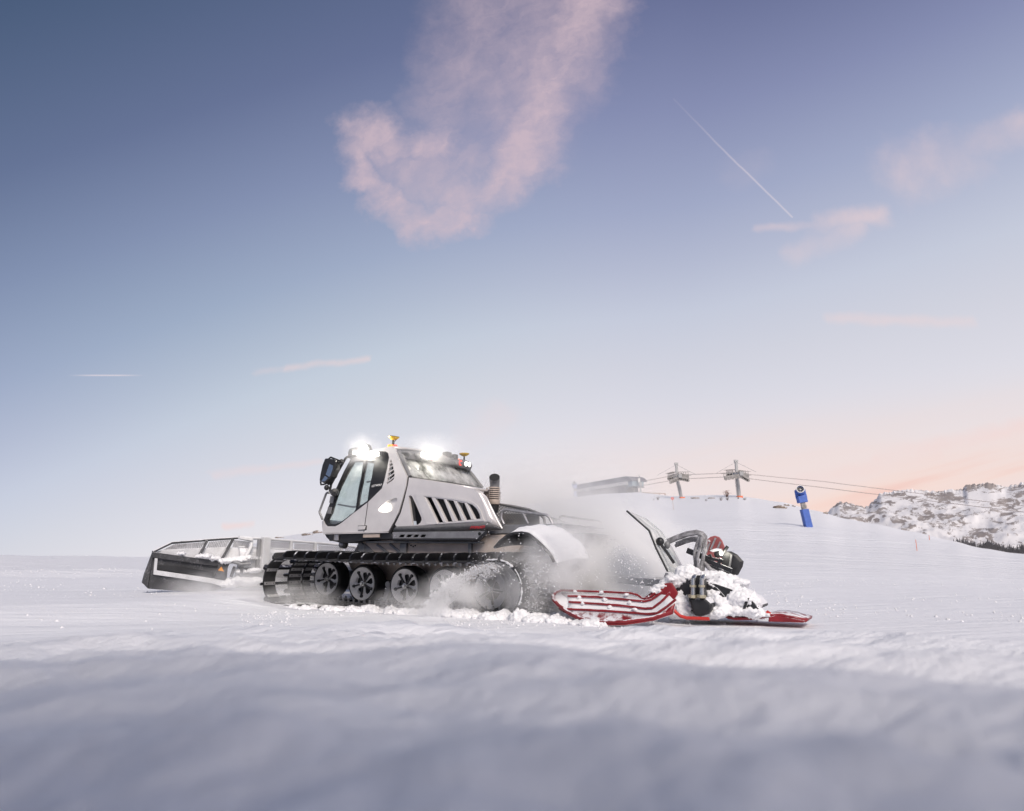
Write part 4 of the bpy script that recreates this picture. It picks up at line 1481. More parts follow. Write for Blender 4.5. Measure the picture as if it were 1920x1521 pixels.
for mirr in (False, True):
    sg_ = -1 if mirr else 1
    if mirr:
        plate('engine_cover_side', [[(max(x, -0.72), z) for x, z in S_c if x > -0.9]], yside, 0.05, M['silver'], groomer, cut=0.25, mirror=True)
        continue
    cv = plate('engine_cover_side', [S_c, S_v1] + S_s, yside, 0.05, M['silver'], groomer, cut=0.25, bevel=0.012, mirror=mirr)
    # the raised light surround of the grille
    sur_o = flank([(778, 927), (800, 927.6), (840, 931), (872, 937), (887, 941.5), (896, 948.5), (902, 958), (908.5, 976.8), (880, 978.6), (842, 981.4), (800, 983.6), (796, 975), (786, 948)])
    sur_i = flank([(795.5, 930.3), (815, 932.4), (850, 936.6), (874, 941.4), (886.5, 945.2), (895.5, 953.5), (901, 964.5), (902.8, 974), (880, 976), (850, 979), (821, 982), (808, 956)])
    plate('grille_surround', [sur_o, sur_i], yside, 0.02, M['silver_light'], cv, dy=0.014, cut=0.3, bevel=0.006, mirror=mirr)
    for k_ in range(4):
        a0_, a1_ = slots[k_][1], slots[k_][2]
        b0_, b1_ = slots[k_ + 1][0], slots[k_ + 1][-1]
        lp = flank([(a0_[0] + .6, a0_[1] - 1), (b0_[0] - .6, b0_[1] - 1), (b1_[0] - .6, b1_[1] + .6), (a1_[0] + .6, a1_[1] + .6)])
        plate('grille_slat', [lp], yside, 0.05, M['silver'], cv, dy=0.010, cut=0, bevel=0.008, mirror=mirr)
    bk = flank([(764, 929), (792, 929), (902, 944), (904, 975), (790, 985), (770, 985)])
    plate('grille_shade_sheet', [bk], yside, 0.02, M['blackdust'], cv, dy=-0.16, cut=0.4, mirror=mirr)  # black sheet stands for the darkness inside the engine bay
    # bevels: rear edge and lower edge
    def V3(px, py, y):
        v = Q(px, py, y)
        return Vector((v.x, v.y * sg_, v.z))
    rear_o = [V3(889, 918, yside), V3(896, 925, 1.2), V3(903, 940, 1.2), V3(911, 966, 1.2), V3(913.5, 978, 1.2)]
    rear_i = [V3(899, 921, 1.14), V3(911, 932.5, 1.10), V3(920, 951, 1.10), V3(933, 977, 1.10), V3(941, 991, 1.10)]
    surf('rear_bevel', [rear_o, rear_i], M['silver'], cv, 0.03, 30)
    low_o = [V3(743.5, 987.4, 1.2), V3(790, 985.4, 1.2), V3(842, 982.2, 1.2), V3(880, 980, 1.2), V3(913.5, 978.2, 1.2), V3(941, 991.4, 1.10)]
    low_i = [V3(732.6, 995.5, 1.13), V3(790, 996, 1.12), V3(842, 995.6, 1.12), V3(880, 994.4, 1.12), V3(913.5, 993.4, 1.11), V3(941.2, 992.6, 1.09)]
    surf('lower_bevel', [low_o, low_i], M['grey_trim'], cv, 0.03, 30)  # shade of the downward-facing strip put into a darker grey
    edge = [V3(899.5, 921.5, 1.14), V3(911.5, 932.5, 1.11), V3(920.5, 951, 1.11), V3(933.5, 977, 1.11), V3(941.6, 991.4, 1.11)]
    MB().tube(edge, 0.016, 6).build('edge_trim', M['silver_light'], cv, smooth=60)
    # skirt with four openings
    sk_o = [(736, 997.5), (911.5, 996), (898.5, 1009.5), (736, 1010)]
    holes = []
    for k_ in range(4):
        x0 = 747.5 + k_ * 13.2
        holes.append([(x0, 1007.6), (x0 + 3.5, 1002.6), (x0 + 12, 1002.4), (x0 + 8.8, 1007.6)])
    Ls = [[(Q(px, py, 1.16).x, Q(px, py, 1.16).z) for px, py in lp] for lp in [sk_o] + holes]
    sk = plate('skirt', Ls, 1.16, 0.03, M['steel'], groomer, cut=0, bevel=0.004, mirror=mirr)
    plate('skirt_backing', [[(Q(px, py, 1.1).x, Q(px, py, 1.1).z) for px, py in ((738, 998), (905, 997), (895, 1009), (738, 1009.5))]], 1.10, 0.02, M['dark'], sk, cut=0, mirror=mirr)
    plate('skirt_lip', [[(Q(px, py, 1.18).x, Q(px, py, 1.18).z) for px, py in ((736, 1010.6), (899, 1010), (893, 1014.5), (737, 1014))]], 1.18, 0.05, M['black'], sk, cut=0, bevel=0.01, mirror=mirr)
    MB().bar(V3(914, 997, 1.15), V3(897, 1013, 1.15), 0.04, 0.05).build('skirt_end', M['black'], sk)
    v = V3(899, 1001, 1.165)
    MB().cyl(v + Vector((0, -0.02 * sg_, 0)), v + Vector((0, 0.004 * sg_, 0)), 0.025, n=12).build('port', M['dark'], sk)
    v = V3(740.5, 1004.5, 1.165)
    MB().cyl(v + Vector((0, -0.02 * sg_, 0)), v + Vector((0, 0.004 * sg_, 0)), 0.018, n=12).build('bolt', M['alu'], sk)
# top and back of the engine bay
te = [Q(px, py, yside) for px, py in ((767, 896), (800, 901), (845, 908), (880, 915), (889, 918.5), (899, 922), (911, 933), (920, 951), (941, 991))]
surf('engine_hood', [[Vector((v.x, v.y - 0.06 - 0.9 * k / 6, v.z - 0.005)) for k in range(7)] for v in te[:4]], M['silver'], groomer, 0.04, 40)
MB().box((te[3].x + 0.25, 0.55, 1.55), (0.06, 1.0, 0.55)).build('engine_bulkhead', M['grey_trim'], groomer)
c_ = Q(895.5, 988.4, 1.17)
c_.y += 0.014
Mt = Matrix.Translation(c_) @ Matrix(((-1, 0, 0, 0), (0, 0, 1, 0), (0, 1, 0, 0), (0, 0, 0, 1)))
text_mesh('lettering', 'Prinoth', 0.09, M['red_print'], groomer, Mt @ Matrix.Rotation(R(-16), 4, 'X') @ Matrix.Rotation(R(2.5), 4, 'Z'), shear=0.45)

# ---------------------------------------------------------------- hull, exhaust, cargo deck
hl = MB()
hl.prism([(1.45, 0.60, 0.55), (1.62, 0.60, 0.80), (1.25, 0.60, 1.28), (-2.7, 0.60, 1.28), (-2.9, 0.60, 0.95), (-2.75, 0.60, 0.45), (1.0, 0.60, 0.40)], (0, -1.2, 0))
hull = hl.build('hull', M['hull'], groomer, bevel=0.03)
spo = MB().prism([(0.95, 0.99, 0.92), (1.05, 0.99, 1.22), (-2.35, 0.99, 1.22), (-2.2, 0.99, 0.92)], (0, -1.98, 0)).build('sponson', M['hull'], groomer, bevel=0.015)
for a_, b_ in (((683, 1021), (705, 1040)), ((707, 1021), (732, 1040)), ((731, 1020), (752, 1037))):
    MB().bar(Q(*a_, 1.0), Q(*b_, 1.0), 0.03, 0.035, up=(1, 0, 0)).build('hull_rib', M['grey_trim'], spo)
MB().bar(Q(673, 1019, 1.0), Q(694, 1041, 1.0), 0.03, 0.11, up=(1, 0, 0)).build('hull_rib', M['grey_trim'], spo)
MB().bar(Q(758, 1018, 1.02), Q(756, 1041, 1.02), 0.06, 0.13, up=(1, 0, 0)).build('stay', M['grey_trim'], spo, bevel=0.01)
MB().bar(Q(882, 1018, 1.02), Q(882, 1041, 1.02), 0.05, 0.06, up=(1, 0, 0)).build('stay', M['grey_trim'], spo, bevel=0.01)
MB().bar(Q(690, 1016.5, 1.06), Q(905, 1017.5, 1.06), 0.12, 0.03).build('running_board', M['grey_trim'], groomer, bevel=0.01)
MB().box(Q(680, 1030, 1.0), (0.14, 0.06, 0.16)).build('step_bracket', M['grey_trim'], spo)
for k_ in range(3):
    v = Q(771 + k_ * 4, 1023 + (k_ % 2) * 2, 0.995)
    MB().cyl(v, v + Vector((0, 0.012, 0)), 0.012, n=8).build('bolt', M['dark'], spo)

ex = Q(926, 946, 0.62)
exo = MB().tube([ex + Vector((0.02, 0, -0.12)), ex], 0.085, 20).build('exhaust_base', M['black'], groomer, smooth=60)
sh = MB()
MB().lathe([(0.086, 0.0), (0.094, 0.01), (0.094, 0.075), (0.088, 0.08)], ex, (-0.03, 0, 1), 24, closed=False).build('heat_shield', M['hull'], exo, smooth=40)
for k_ in range(6):
    MB().lathe([(0.094, 0.095 + k_ * 0.033), (0.098, 0.097 + k_ * 0.033), (0.098, 0.112 + k_ * 0.033), (0.094, 0.114 + k_ * 0.033)], ex, (-0.03, 0, 1), 24, closed=True).build('shield_ring', M['hull'], exo, smooth=40)
MB().tube([ex, ex + Vector((-0.006, 0, 0.2)), ex + Vector((-0.01, 0, 0.29)), ex + Vector((-0.02, 0.0, 0.34))], [0.08, 0.075, 0.075, 0.078], 20, caps=False).build('exhaust_pipe', M['black'], exo, smooth=60)
e0 = ex + Vector((-0.01, 0, 0.27))
MB().tube([e0, e0 + Vector((-0.005, 0.0, 0.05)), e0 + Vector((-0.02, 0.03, 0.12)), e0 + Vector((-0.045, 0.075, 0.165))], [0.076, 0.080, 0.085, 0.087], 22, caps=False).build('exhaust_elbow', M['grey_trim'], exo, smooth=60)
MB().lathe([(0.001, -0.004), (0.083, -0.004)], e0 + Vector((-0.043, 0.072, 0.162)), (-0.40, 0.72, 0.55), 22).build('pipe_mouth', M['dark'], exo)
tri = [Q(px, py, 0.62) for px, py in ((906, 925), (913, 914), (916, 926), (916, 936))]
MB().prism(tri, (0, -0.02, 0)).build('shield_plate', M['hull'], exo)

dk = MB()
d0, d1 = Q(936, 985, 1.0), Q(1037, 983, 1.0)
deck = MB().box(((d0.x + d1.x) / 2 + 0.1, 0, (d0.z + d1.z) / 2 - 0.06), (abs(d1.x - d0.x) + 0.5, 2.0, 0.13)).build('cargo_deck', M['steel'], groomer, bevel=0.01)
for sgn in (1, -1):
    rl = [Q(px, py, 1.0) for px, py in ((945, 983), (939.5, 972), (940.5, 963), (944.5, 956.5), (950, 955.6), (978, 960), (1010, 964), (1025, 966), (1030, 970), (1033.5, 977), (1036, 983))]
    rl = [Vector((v.x, v.y * sgn, v.z)) for v in rl]
    rail = MB().tube(rl, 0.022, 8).build('deck_rail', M['alu'], groomer, smooth=60)
    for a_, b_ in (((980, 960.5), (990, 982)),):
        MB().tube([Vector((Q(*a_, 1.0).x, sgn, Q(*a_, 1.0).z)), Vector((Q(*b_, 1.0).x, sgn, Q(*b_, 1.0).z))], 0.018, 8).build('rail_post', M['alu'], rail)


def lattice(name, c00, c10, c11, c01, nu, nv, wd, m, parent, diamond=True):
    """diamond mesh stretched over a four-cornered panel"""
    c00, c10, c11, c01 = map(Vector, (c00, c10, c11, c01))

    def S(u, v): return c00.lerp(c10, u).lerp(c01.lerp(c11, u), v)
    nrm = (c10 - c00).cross(c01 - c00).normalized()
    mb = MB()
    asp = nv / nu
    for i in range(-nv, nu + 1):
        for sgn in (1, -1):
            u0, u1 = (i / nu, (i + nv) / nu) if sgn > 0 else ((i + nv) / nu, i / nu)
            v0, v1 = 0.0, 1.0
            du = u1 - u0
            lo, hi = sorted(((0 - u0) / du, (1 - u0) / du))
            lo, hi = max(0, lo), min(1, hi)
            if hi - lo < 1e-3: continue
            mb.bar(S(u0 + du * lo, lo), S(u0 + du * hi, hi), wd, 0.008, up=nrm)
    return mb.build(name, m, parent)


g0, g1_, g2_, g3_ = Q(928, 988, 0.45), Q(1012, 984, 0.45), Q(1011, 963, 0.45), Q(932, 944.5, 0.45)
lattice('guard_mesh', g0, g1_, g2_, g3_, 16, 7, 0.016, M['steel'], groomer)
MB().tube([g0, g3_, Q(960, 949, .45), Q(990, 955, .45), g2_, Q(1020, 972, 0.45), Q(1022, 984, 0.45)], 0.022, 8).build('guard_frame', M['grey_trim'], groomer, smooth=60)
MB().prism([Q(940, 984, 0.40), Q(1010, 984, 0.40), Q(1000, 966, 0.40), Q(935, 962, 0.40)], (0, -0.03, 0)).build('cargo_panel', M['hull'], groomer)
for k_ in range(5):
    MB().bar(Q(950.5 + k_ * 2.8, 974, 0.41), Q(951.5 + k_ * 2.8, 980, 0.41), 0.02, 0.03, up=(1, 0, 0)).build('louvre', M['dark'], groomer)
MB().bar(Q(1034, 973, -0.9), Q(1106, 995, -0.9), 0.05, 0.06).bar(Q(1034, 978, -0.9), Q(1106, 1000, -0.9), 0.04, 0.04).bar(Q(1106, 995, -.9), Q(1113, 1012, -.9), 0.05, 0.06).build('tail_rail', M['steel'], groomer)
MB().box((-3.0, 0, 1.12), (0.5, 1.7, 0.22)).build('rear_beam', M['steel'], groomer, bevel=0.03)

# ---------------------------------------------------------------- tracks
IDL, IR = (1.66, 0.50), 0.365
SPR, SR = (-2.52, 0.46), 0.37


def track_path():
    pts = []
    # rear wrap from top going round the back to the bottom
    n = 40
    for k in range(n + 1):
        a = math.pi / 2 + math.pi * k / n
        pts.append((SPR[0] + SR * math.cos(a), SPR[1] + SR * math.sin(a)))
    pts += [(-2.0, 0.09), (-1.0, 0.085), (0.0, 0.085), (0.8, 0.10)]
    for k in range(n + 1):
        a = -math.pi / 2 + math.pi * k / n
        pts.append((IDL[0] + IR * math.cos(a), IDL[1] + IR * math.sin(a)))
    pts += [(0.9, 0.845), (0.0, 0.825), (-1.2, 0.815)]
    # resample
    P = [Vector((x, 0, z)) for x, z in pts] + [Vector((pts[0][0], 0, pts[0][1]))]
    L = [0]
    for a, b in zip(P, P[1:]): L.append(L[-1] + (b - a).length)
    return P, L


TP, TL = track_path()


def tpos(s):
    s %= TL[-1]
    for i in range(len(TL) - 1):
        if s <= TL[i + 1]:
            t = (s - TL[i]) / (TL[i + 1] - TL[i])
            return TP[i].lerp(TP[i + 1], t)
    return TP[-1].copy()


def tnrm(s):
    d = (tpos(s + 0.03) - tpos(s - 0.03)).normalized()
    n = Vector((-d.z, 0, d.x))
    c = Vector((-0.4, 0, 0.47))
    return (n if n.dot(tpos(s) - c) > 0 else -n), d


NG = 88
BELTS = [(1.88, 2.12), (1.32, 1.60), (1.10, 1.28), (0.60, 0.72)]


def grouser_mesh(long_):
    """local: x along the track, y across, z outwards"""
    y1 = 2.14 if long_ else 1.66
    y0 = 0.56
    mb = MB()
    mb.box((0, (y0 + y1) / 2, 0.018), (0.044, y1 - y0, 0.014))
    # upright blade, cut back towards its ends, scalloped between the belts
    prof = [(y0, 0.02), (y1, 0.02), (y1, 0.055), (y1 - 0.06, 0.115), (y1 - 0.25, 0.125), (1.45, 0.105), (1.2, 0.125), (0.9, 0.125), (y0 + 0.08, 0.11), (y0, 0.06)]
    mb.prism([(-0.016, y, z) for y, z in prof], (0.032, 0, 0))
    for a, b in BELTS:
        if b > y1: continue
        mb.box((0, (a + b) / 2, -0.022), (0.052, b - a - 0.02, 0.010), mi=1)
        for q in (0.2, 0.8):
            mb.box((0, a + (b - a) * q, -0.029), (0.014, 0.014, 0.008), mi=0)
    for yy in (1.075, 0.76):
        mb.box((0, yy, -0.045), (0.035, 0.022, 0.06), mi=1, taper=0.9)
    return mb.mesh('grouser')


GM = [grouser_mesh(True), grouser_mesh(False)]
for g_ in GM:
    g_.materials.append(M['grouser'])
    g_.materials.append(M['alu'])


def wheel_meshes(style):
    """outer face at y = 0, facing +y"""
    rim = MB()
    if style == 0:        # dished wheel with five curved openings
        rim.lathe([(0.262, -0.03), (0.275, 0.0), (0.272, 0.012), (0.258, 0.004), (0.235, -0.02), (0.195, -0.045), (0.185, -0.09)], (0, 0, 0), (0, 1, 0), 40)
        for k in range(5):
            a = k * math.tau / 5 + 0.3
            def pp(r, t, y): return Vector((math.cos(a + t) * r, y, math.sin(a + t) * r))
            # broad spoke web, dished inwards at the middle
            for t0, t1, y0_, y1_ in ((-0.52, 0.0, -0.06, -0.035), (0.0, 0.40, -0.035, -0.055)):
                vs = [pp(0.055, t0 * 1.2, -0.05), pp(0.055, t1 * 1.2, -0.05), pp(0.15, t1 * 0.62, y1_ - 0.01), pp(0.245, t1 * 1.15, y1_), pp(0.245, t0 * 1.15, y0_ + 0.02), pp(0.15, t0 * 0.62, y0_)]
                rim.add(vs, [(0, 1, 2, 5), (5, 2, 3, 4)])
            # raised rib with a bolt foot near the rim
            rim.bar(pp(0.05, 0.02, -0.02), pp(0.20, 0.02, -0.012), 0.022, 0.03, up=(0, 1, 0), mi=1)
            rim.cyl(pp(0.21, 0.02, -0.03), pp(0.21, 0.02, 0.0), 0.028, 0.022, n=10, mi=1)
    else:                 # flat-faced wheel with five kidney openings and straight ribs
        rim.lathe([(0.27, -0.04), (0.285, -0.005), (0.282, 0.01), (0.262, 0.004), (0.16, -0.012), (0.155, -0.05)], (0, 0, 0), (0, 1, 0), 40)
        for k in range(5):
            a = k * math.tau / 5 + 0.15
            def pp(r, t, y): return Vector((math.cos(a + t) * r, y, math.sin(a + t) * r))
            rim.add([pp(0.05, -0.5, -0.015), pp(0.05, 0.5, -0.015), pp(0.165, 0.2, -0.018), pp(0.165, -0.2, -0.018)], [(0, 1, 2, 3)])
            rim.bar(pp(0.05, 0.0, 0.0), pp(0.225, 0.0, 0.008), 0.020, 0.03, up=(0, 1, 0), mi=1)
    rim.lathe([(0.001, -0.11), (0.25, -0.11)], (0, 0, 0), (0, 1, 0), 30, mi=1)
    tyre = MB()
    R0 = 0.325
    tyre.lathe([(0.272, -0.012), (0.285, 0.006), (0.300, 0.006), (R0 - 0.006, -0.02), (R0, -0.05), (R0, -0.22), (R0 - 0.01, -0.25), (0.26, -0.26), (0.25, -0.05)], (0, 0, 0), (0, 1, 0), 48)
    hub = MB()
    hub.lathe([(0.001, 0.035), (0.022, 0.035), (0.026, 0.02), (0.026, 0.005), (0.042, 0.004), (0.048, -0.01), (0.06, -0.03), (0.062, -0.07)], (0, 0, 0), (0, 1, 0), 20)
    return rim.mesh('wheel'), tyre.mesh('tyre'), hub.mesh('hub')


WM = [wheel_meshes(0), wheel_meshes(1)]
for ri, ty, hu in WM:
    ri.materials.append(M['rim']); ri.materials.append(M['black'])
    ty.materials.append(M['tyre']); hu.materials.append(M['chrome'])
    for q in (ri, ty, hu):
        q.polygons.foreach_set('use_smooth', [True] * len(q.polygons))
        q.set_sharp_from_angle(angle=R(32))

WX = [(1.66, 0.50, 0), (0.82, 0.435, 0), (-0.10, 0.415, 0), (-0.90, 0.41, 0), (-1.76, 0.395, 1), (-2.52, 0.46, 1)]
for sgn in (1, -1):
    # belts
    trk = None
    for bi, (a, b) in enumerate(BELTS):
        mb = MB()
        n = 150
        for k in range(n):
            s = TL[-1] * k / n
            p_, (nr_, _) = tpos(s), tnrm(s)
            for y_, o_ in ((a, -0.013), (b, -0.013), (b, 0.011), (a, 0.011)):
                mb.v.append(Vector((p_.x + nr_.x * o_, y_ * sgn, p_.z + nr_.z * o_)))
        for k in range(n):
            k2 = (k + 1) % n
            for q in range(4):
                q2 = (q + 1) % 4
                mb.f.append([k * 4 + q, k * 4 + q2, k2 * 4 + q2, k2 * 4 + q]); mb.mi.append(0)
        if bi == 0:
            trk = mb.build('track', M['rubber'], groomer, smooth=40)
        else:
            mb.build('rubber_belt', M['rubber'], trk, smooth=40)
    for k in range(NG):
        s = TL[-1] * (k + 0.35) / NG
        p_, (nr_, d_) = tpos(s), tnrm(s)
        o = bpy.data.objects.new('grouser', GM[k % 2])
        col.objects.link(o)
        o.parent = trk
        X = Vector((nr_.z, 0, -nr_.x))
        o.matrix_local = Matrix(((X.x, 0, nr_.x, p_.x), (0, sgn, 0, 0), (X.z, 0, nr_.z, p_.z), (0, 0, 0, 1)))
    for k, (x_, z_, st) in enumerate(WX):
        yo = 1.05 if k < 5 else 0.95
        sc_ = 1.0 if k < 5 else 1.05
        rot = Matrix.Rotation(0.5 + k * 1.3, 4, 'Y')
        Wm = Matrix.Translation((x_, yo * sgn, z_)) @ Matrix.Diagonal((sc_, sgn, sc_, 1)) @ rot
        o = bpy.data.objects.new('wheel', WM[st][0]); col.objects.link(o); o.parent = groomer; o.matrix_local = Wm
        for nm, q in (('tyre', WM[st][1]), ('hub', WM[st][2])):
            c2 = bpy.data.objects.new(nm, q); col.objects.link(c2); c2.parent = o
    bed = []
    for j in range(9):
        row = []
        for i in range(60):
            x_ = 1.75 - 4.6 * i / 59
            y_ = (1.10 + 1.03 * j / 8)
            zb = 0.095 + 0.04 * sm(x_, 0.8, 1.7) + 0.022 * noise.fractal(Vector((x_ * 4, y_ * 4, sgn)), 0.8, 2.0, 4)
            row.append(Vector((x_, y_ * sgn, zb)))
        bed.append(row)
    surf('track_snow', bed, M['snow_clod'], trk, 0.01, 175)
    # bogie arms between the wheels
    for xa, xb in ((0.8, -0.1), (-0.9, -1.75)):
        MB().bar((xa, 0.66 * sgn, 0.44), (xb, 0.66 * sgn, 0.43), 0.06, 0.10).build('bogie', M['black'], groomer, bevel=0.01)
    v = Q(725, 1096, 0.98)
    MB().cyl((v.x, 0.6 * sgn, v.z), (v.x, 0.96 * sgn, v.z), 0.05, n=14).bar((v.x, 0.85 * sgn, v.z), (v.x + 0.1, 0.85 * sgn, v.z - 0.22), 0.08, 0.10, up=(0, 1, 0)).build('swing_arm', M['steel'], groomer, smooth=40)
    # rear fender: arched sheet over the sprocket, snow lying on it
    arc = [(926, 1027.5), (937, 1015), (949, 1005), (962, 1000), (976, 999), (990, 1002), (1005, 1014), (1018, 1026), (1028, 1037), (1034, 1046), (1038, 1054)]
    ap = [Q(px, py, 2.1) for px, py in arc]
    grid = []
    for j in range(6):
        t = j / 5
        y_ = 2.1 - 1.15 * t
        row = []
        for i, v in enumerate(ap):
            row.append(Vector((v.x + 0.03 * t, y_ * sgn, v.z + 0.045 * t + 0.03 * math.sin(math.pi * t))))
        grid.append(row)
    fen = surf('fender', grid, M['blackdust'], groomer, 0.03, 60)
    sgd = []
    for j in range(15):
        t = j / 14
        y_ = 2.075 - 1.10 * t
        row = []
        for i in range(31):
            f_ = 1.6 + (len(ap) - 2.0) * i / 30
            i0 = min(int(f_), len(ap) - 2)
            v = ap[i0].lerp(ap[i0 + 1], f_ - i0)
            hh = 0.05 * min(1, i / 4) * min(1, (30 - i) / 5) * min(1, (j + 0.2) / 2.5) * (1 + 0.7 * noise.noise(Vector((i * 0.35, j * 0.45, 2.0))))
            row.append(Vector((v.x + 0.03 * t - 0.015, y_ * sgn, v.z + 0.045 * t + 0.03 * math.sin(math.pi * t) + 0.014 + hh)))
        sgd.append(row)
    surf('fender_snow', sgd, M['snow_clod'], fen, 0.012, 80)

# work light from the lit lamps (real lamps on the machine)
for nm, loc, pw in (('roof_lamp_light', roof_lamp_local, 85.0), ('rear_lamp_light', rear_lamp_local, 10.0)):
    ld_ = bpy.data.lights.new(nm, 'POINT')
    ld_.energy = pw
    ld_.shadow_soft_size = 0.05
    ld_.color = (1.0, 0.95, 0.84)
    lo = bpy.data.objects.new(nm, ld_)
    col.objects.link(lo)
    lo.parent = groomer
    lo.location = loc


# ---------------------------------------------------------------- front blade
BX = 3.42
top_tab = [QX(px, py, BX) for px, py in ((700, 1030.5), (650, 1023), (600, 1018.5), (500, 1010.5), (452, 1008))]


def topz(y):
    tab = [(v.y, v.z) for v in top_tab]
    if y < tab[0][0]: return tab[0][1] + (y - tab[0][0]) * 0.05
    for (a, za), (b, zb) in zip(tab, tab[1:]):
        if y <= b: return za + (zb - za) * (y - a) / (b - a)
    return tab[-1][1]


grid = []
for k in range(21):
    y_ = 1.5 - 3.75 * k / 20
    tz = topz(y_)
    grid.append([Vector((BX + dx, y_, tz + dz)) for dx, dz in ((0.05, -0.20), (0.02, -0.30), (0.04, -0.46), (0.09, -0.62), (0.11, -0.76), (0.08, -0.88))])
blade = surf('front_blade', grid, M['bladesteel'], groomer, 0.05, 50)
MB().tube([Vector((BX + 0.06, v.y, v.z)) for v in top_tab] , 0.028, 10).build('top_rail', M['bladesteel'], blade, smooth=60)
MB().tube([Vector((BX + 0.06, v.y, v.z - 0.17)) for v in top_tab], 0.016, 8).build('mid_rail', M['bladesteel'], blade, smooth=60)
MB().bar((BX - 0.01, 1.4, topz(1.4) - 0.36), (BX - 0.01, -2.2, topz(-2.2) - 0.36), 0.10, 0.05).build('stiffener', M['bladesteel'], blade)
MB().bar((BX - 0.01, 1.5, topz(1.5) - 0.62), (BX + 0.04, -2.2, topz(-2.2) - 0.62), 0.10, 0.16).build('stiffener', M['bladeblack'], blade)
MB().bar((BX + 0.05, 1.5, topz(1.5) - 0.86), (BX + 0.05, -2.2, topz(-2.2) - 0.86), 0.06, 0.10).build('cutting_edge', M['bladeblack'], blade)
for x0, x1 in ((505, 546), (552, 591), (597, 641), (647, 690), (695, 730)):
    def tp_(px): return 1010.5 + (px - 500) * 0.083
    c00, c10 = QX(x0, tp_(x0) + 17, BX + 0.06), QX(x1, tp_(x1) + 16, BX + 0.06)
    c01, c11 = QX(x0, tp_(x0) + 4, BX + 0.06), QX(x1, tp_(x1) + 3.5, BX + 0.06)
    lattice('mesh_panel', c00, c10, c11, c01, 11, 3, 0.012, M['alu'], blade)
for px in (548.5, 594, 644, 692):
    v = QX(px, 1024, BX)
    MB().bar((BX + 0.03, v.y, topz(v.y) - 0.45), (BX + 0.05, v.y, topz(v.y)), 0.07, 0.05, up=(0, 1, 0)).build('post', M['bladesteel'], blade, bevel=0.008)
v = QX(499.5, 1035, BX - 0.1)
MB().box((BX - 0.06, v.y, topz(v.y) - 0.28), (0.10, 0.17, 0.62)).build('lift_post', M['bladesteel'], blade, bevel=0.015)
MB().box((BX - 0.03, v.y + 0.13, topz(v.y) - 0.30), (0.06, 0.06, 0.58)).build('lift_post', M['steel'], blade, bevel=0.01)
MB().cyl((BX - 0.13, v.y, topz(v.y) - 0.5), (BX - 0.09, v.y, topz(v.y) - 0.5), 0.03, n=12).build('pin', M['steel'], blade)
for y_ in (0.45, -0.45):
    MB().bar((1.5, y_, 0.55), (BX - 0.05, y_, 0.62), 0.14, 0.18).build('push_arm', M['steel'], blade, bevel=0.02)
MB().box((BX - 0.25, 0, 0.72), (0.3, 1.4, 0.35)).build('blade_carrier', M['steel'], blade, bevel=0.03)

# left wing
WK, WT = Vector((3.38, 1.5, 0)), Vector((4.05, 2.92, 0))
wdir = (WT - WK).normalized()
wn = Vector((-wdir.y, wdir.x, 0))                      # faces back towards the groomer


def WQ(px, py, off=0.0):
    return QP(px, py, WK + wn * off, wn)


def wplate(name, pts, off, thick, m, parent, bevel=0.008):
    return MB().prism([WQ(px, py, off) for px, py in pts], -wn * thick).build(name, m, parent, bevel=bevel)


wing = wplate('wing', [(286.5, 1036), (411.5, 1053), (428, 1056), (424, 1102), (385, 1112), (277, 1104), (281, 1076)], 0.0, 0.05, M['bladeblack'], blade)
wplate('wing_beam', [(286.2, 1034.6), (411.8, 1051.9), (410, 1063), (286.2, 1046)], 0.06, 0.12, M['bladeblack'], blade, 0.012)
wplate('wing_flange', [(290.5, 1045.5), (296, 1046.5), (294, 1069.5), (340, 1076), (404, 1085.5), (424, 1089), (421, 1101), (396, 1094), (340, 1085), (287.5, 1077.5)], 0.05, 0.05, M['bladesteel'], blade)
wplate('wing_channel', [(293.5, 1058.5), (340, 1062), (402, 1073), (400, 1082), (340, 1074.5), (293, 1067.5)], 0.03, 0.04, M['black'], blade)
wplate('wing_fin', [(286.5, 1034.6), (289.5, 1036), (281, 1078), (277.5, 1103.5), (270.5, 1096), (266.5, 1093), (271, 1076)], 0.03, 0.10, M['bladeblack'], blade, 0.015)
wplate('wing_bracket', [(411.5, 1052), (431, 1054.5), (420, 1086), (403, 1083)], 0.09, 0.06, M['bladeblack'], blade)
wplate('warning_label', [(415.2, 1062.5), (420.2, 1071.8), (408.6, 1069.6)], 0.094, 0.003, M['orange_print'], blade, 0)
wplate('wing_shield', [(288, 1036), (306, 1031), (345, 1029), (383, 1027.5), (424, 1026), (468, 1030), (452, 1057), (411, 1053)], -0.10, 0.03, M['bladesteel'], blade)
tr_ = [WQ(286.5, 1035, -0.02), WQ(304, 1026.5, -0.10), WQ(322, 1018, -0.16), WQ(385, 1013, -0.16), WQ(447, 1008.5, -0.16), WQ(472, 1013.5, -0.10)]
MB().tube(tr_, 0.024, 8).build('wing_rail', M['bladeblack'], blade, smooth=60)
for cs_ in (((306, 1031.5), (380, 1029.5), (387, 1016.5), (326, 1021)), ((386, 1029), (423, 1026.5), (431, 1012.5), (392, 1016.5)), ((436, 1026), (464, 1028), (469, 1016), (439, 1013))):
    cc = [WQ(px, py, -0.13) for px, py in cs_]
    lattice('mesh_panel', cc[0], cc[1], cc[2], cc[3], 16 if cs_[0][0] == 306 else 9, 3, 0.013, M['alu'], blade)
for a_, b_ in (((388, 1014), (371, 1046)), ((437, 1011), (414, 1051))):
    MB().bar(WQ(*a_, -0.10), WQ(*b_, -0.02), 0.05, 0.045, up=wn).build('wing_post', M['bladeblack'], blade, bevel=0.006)
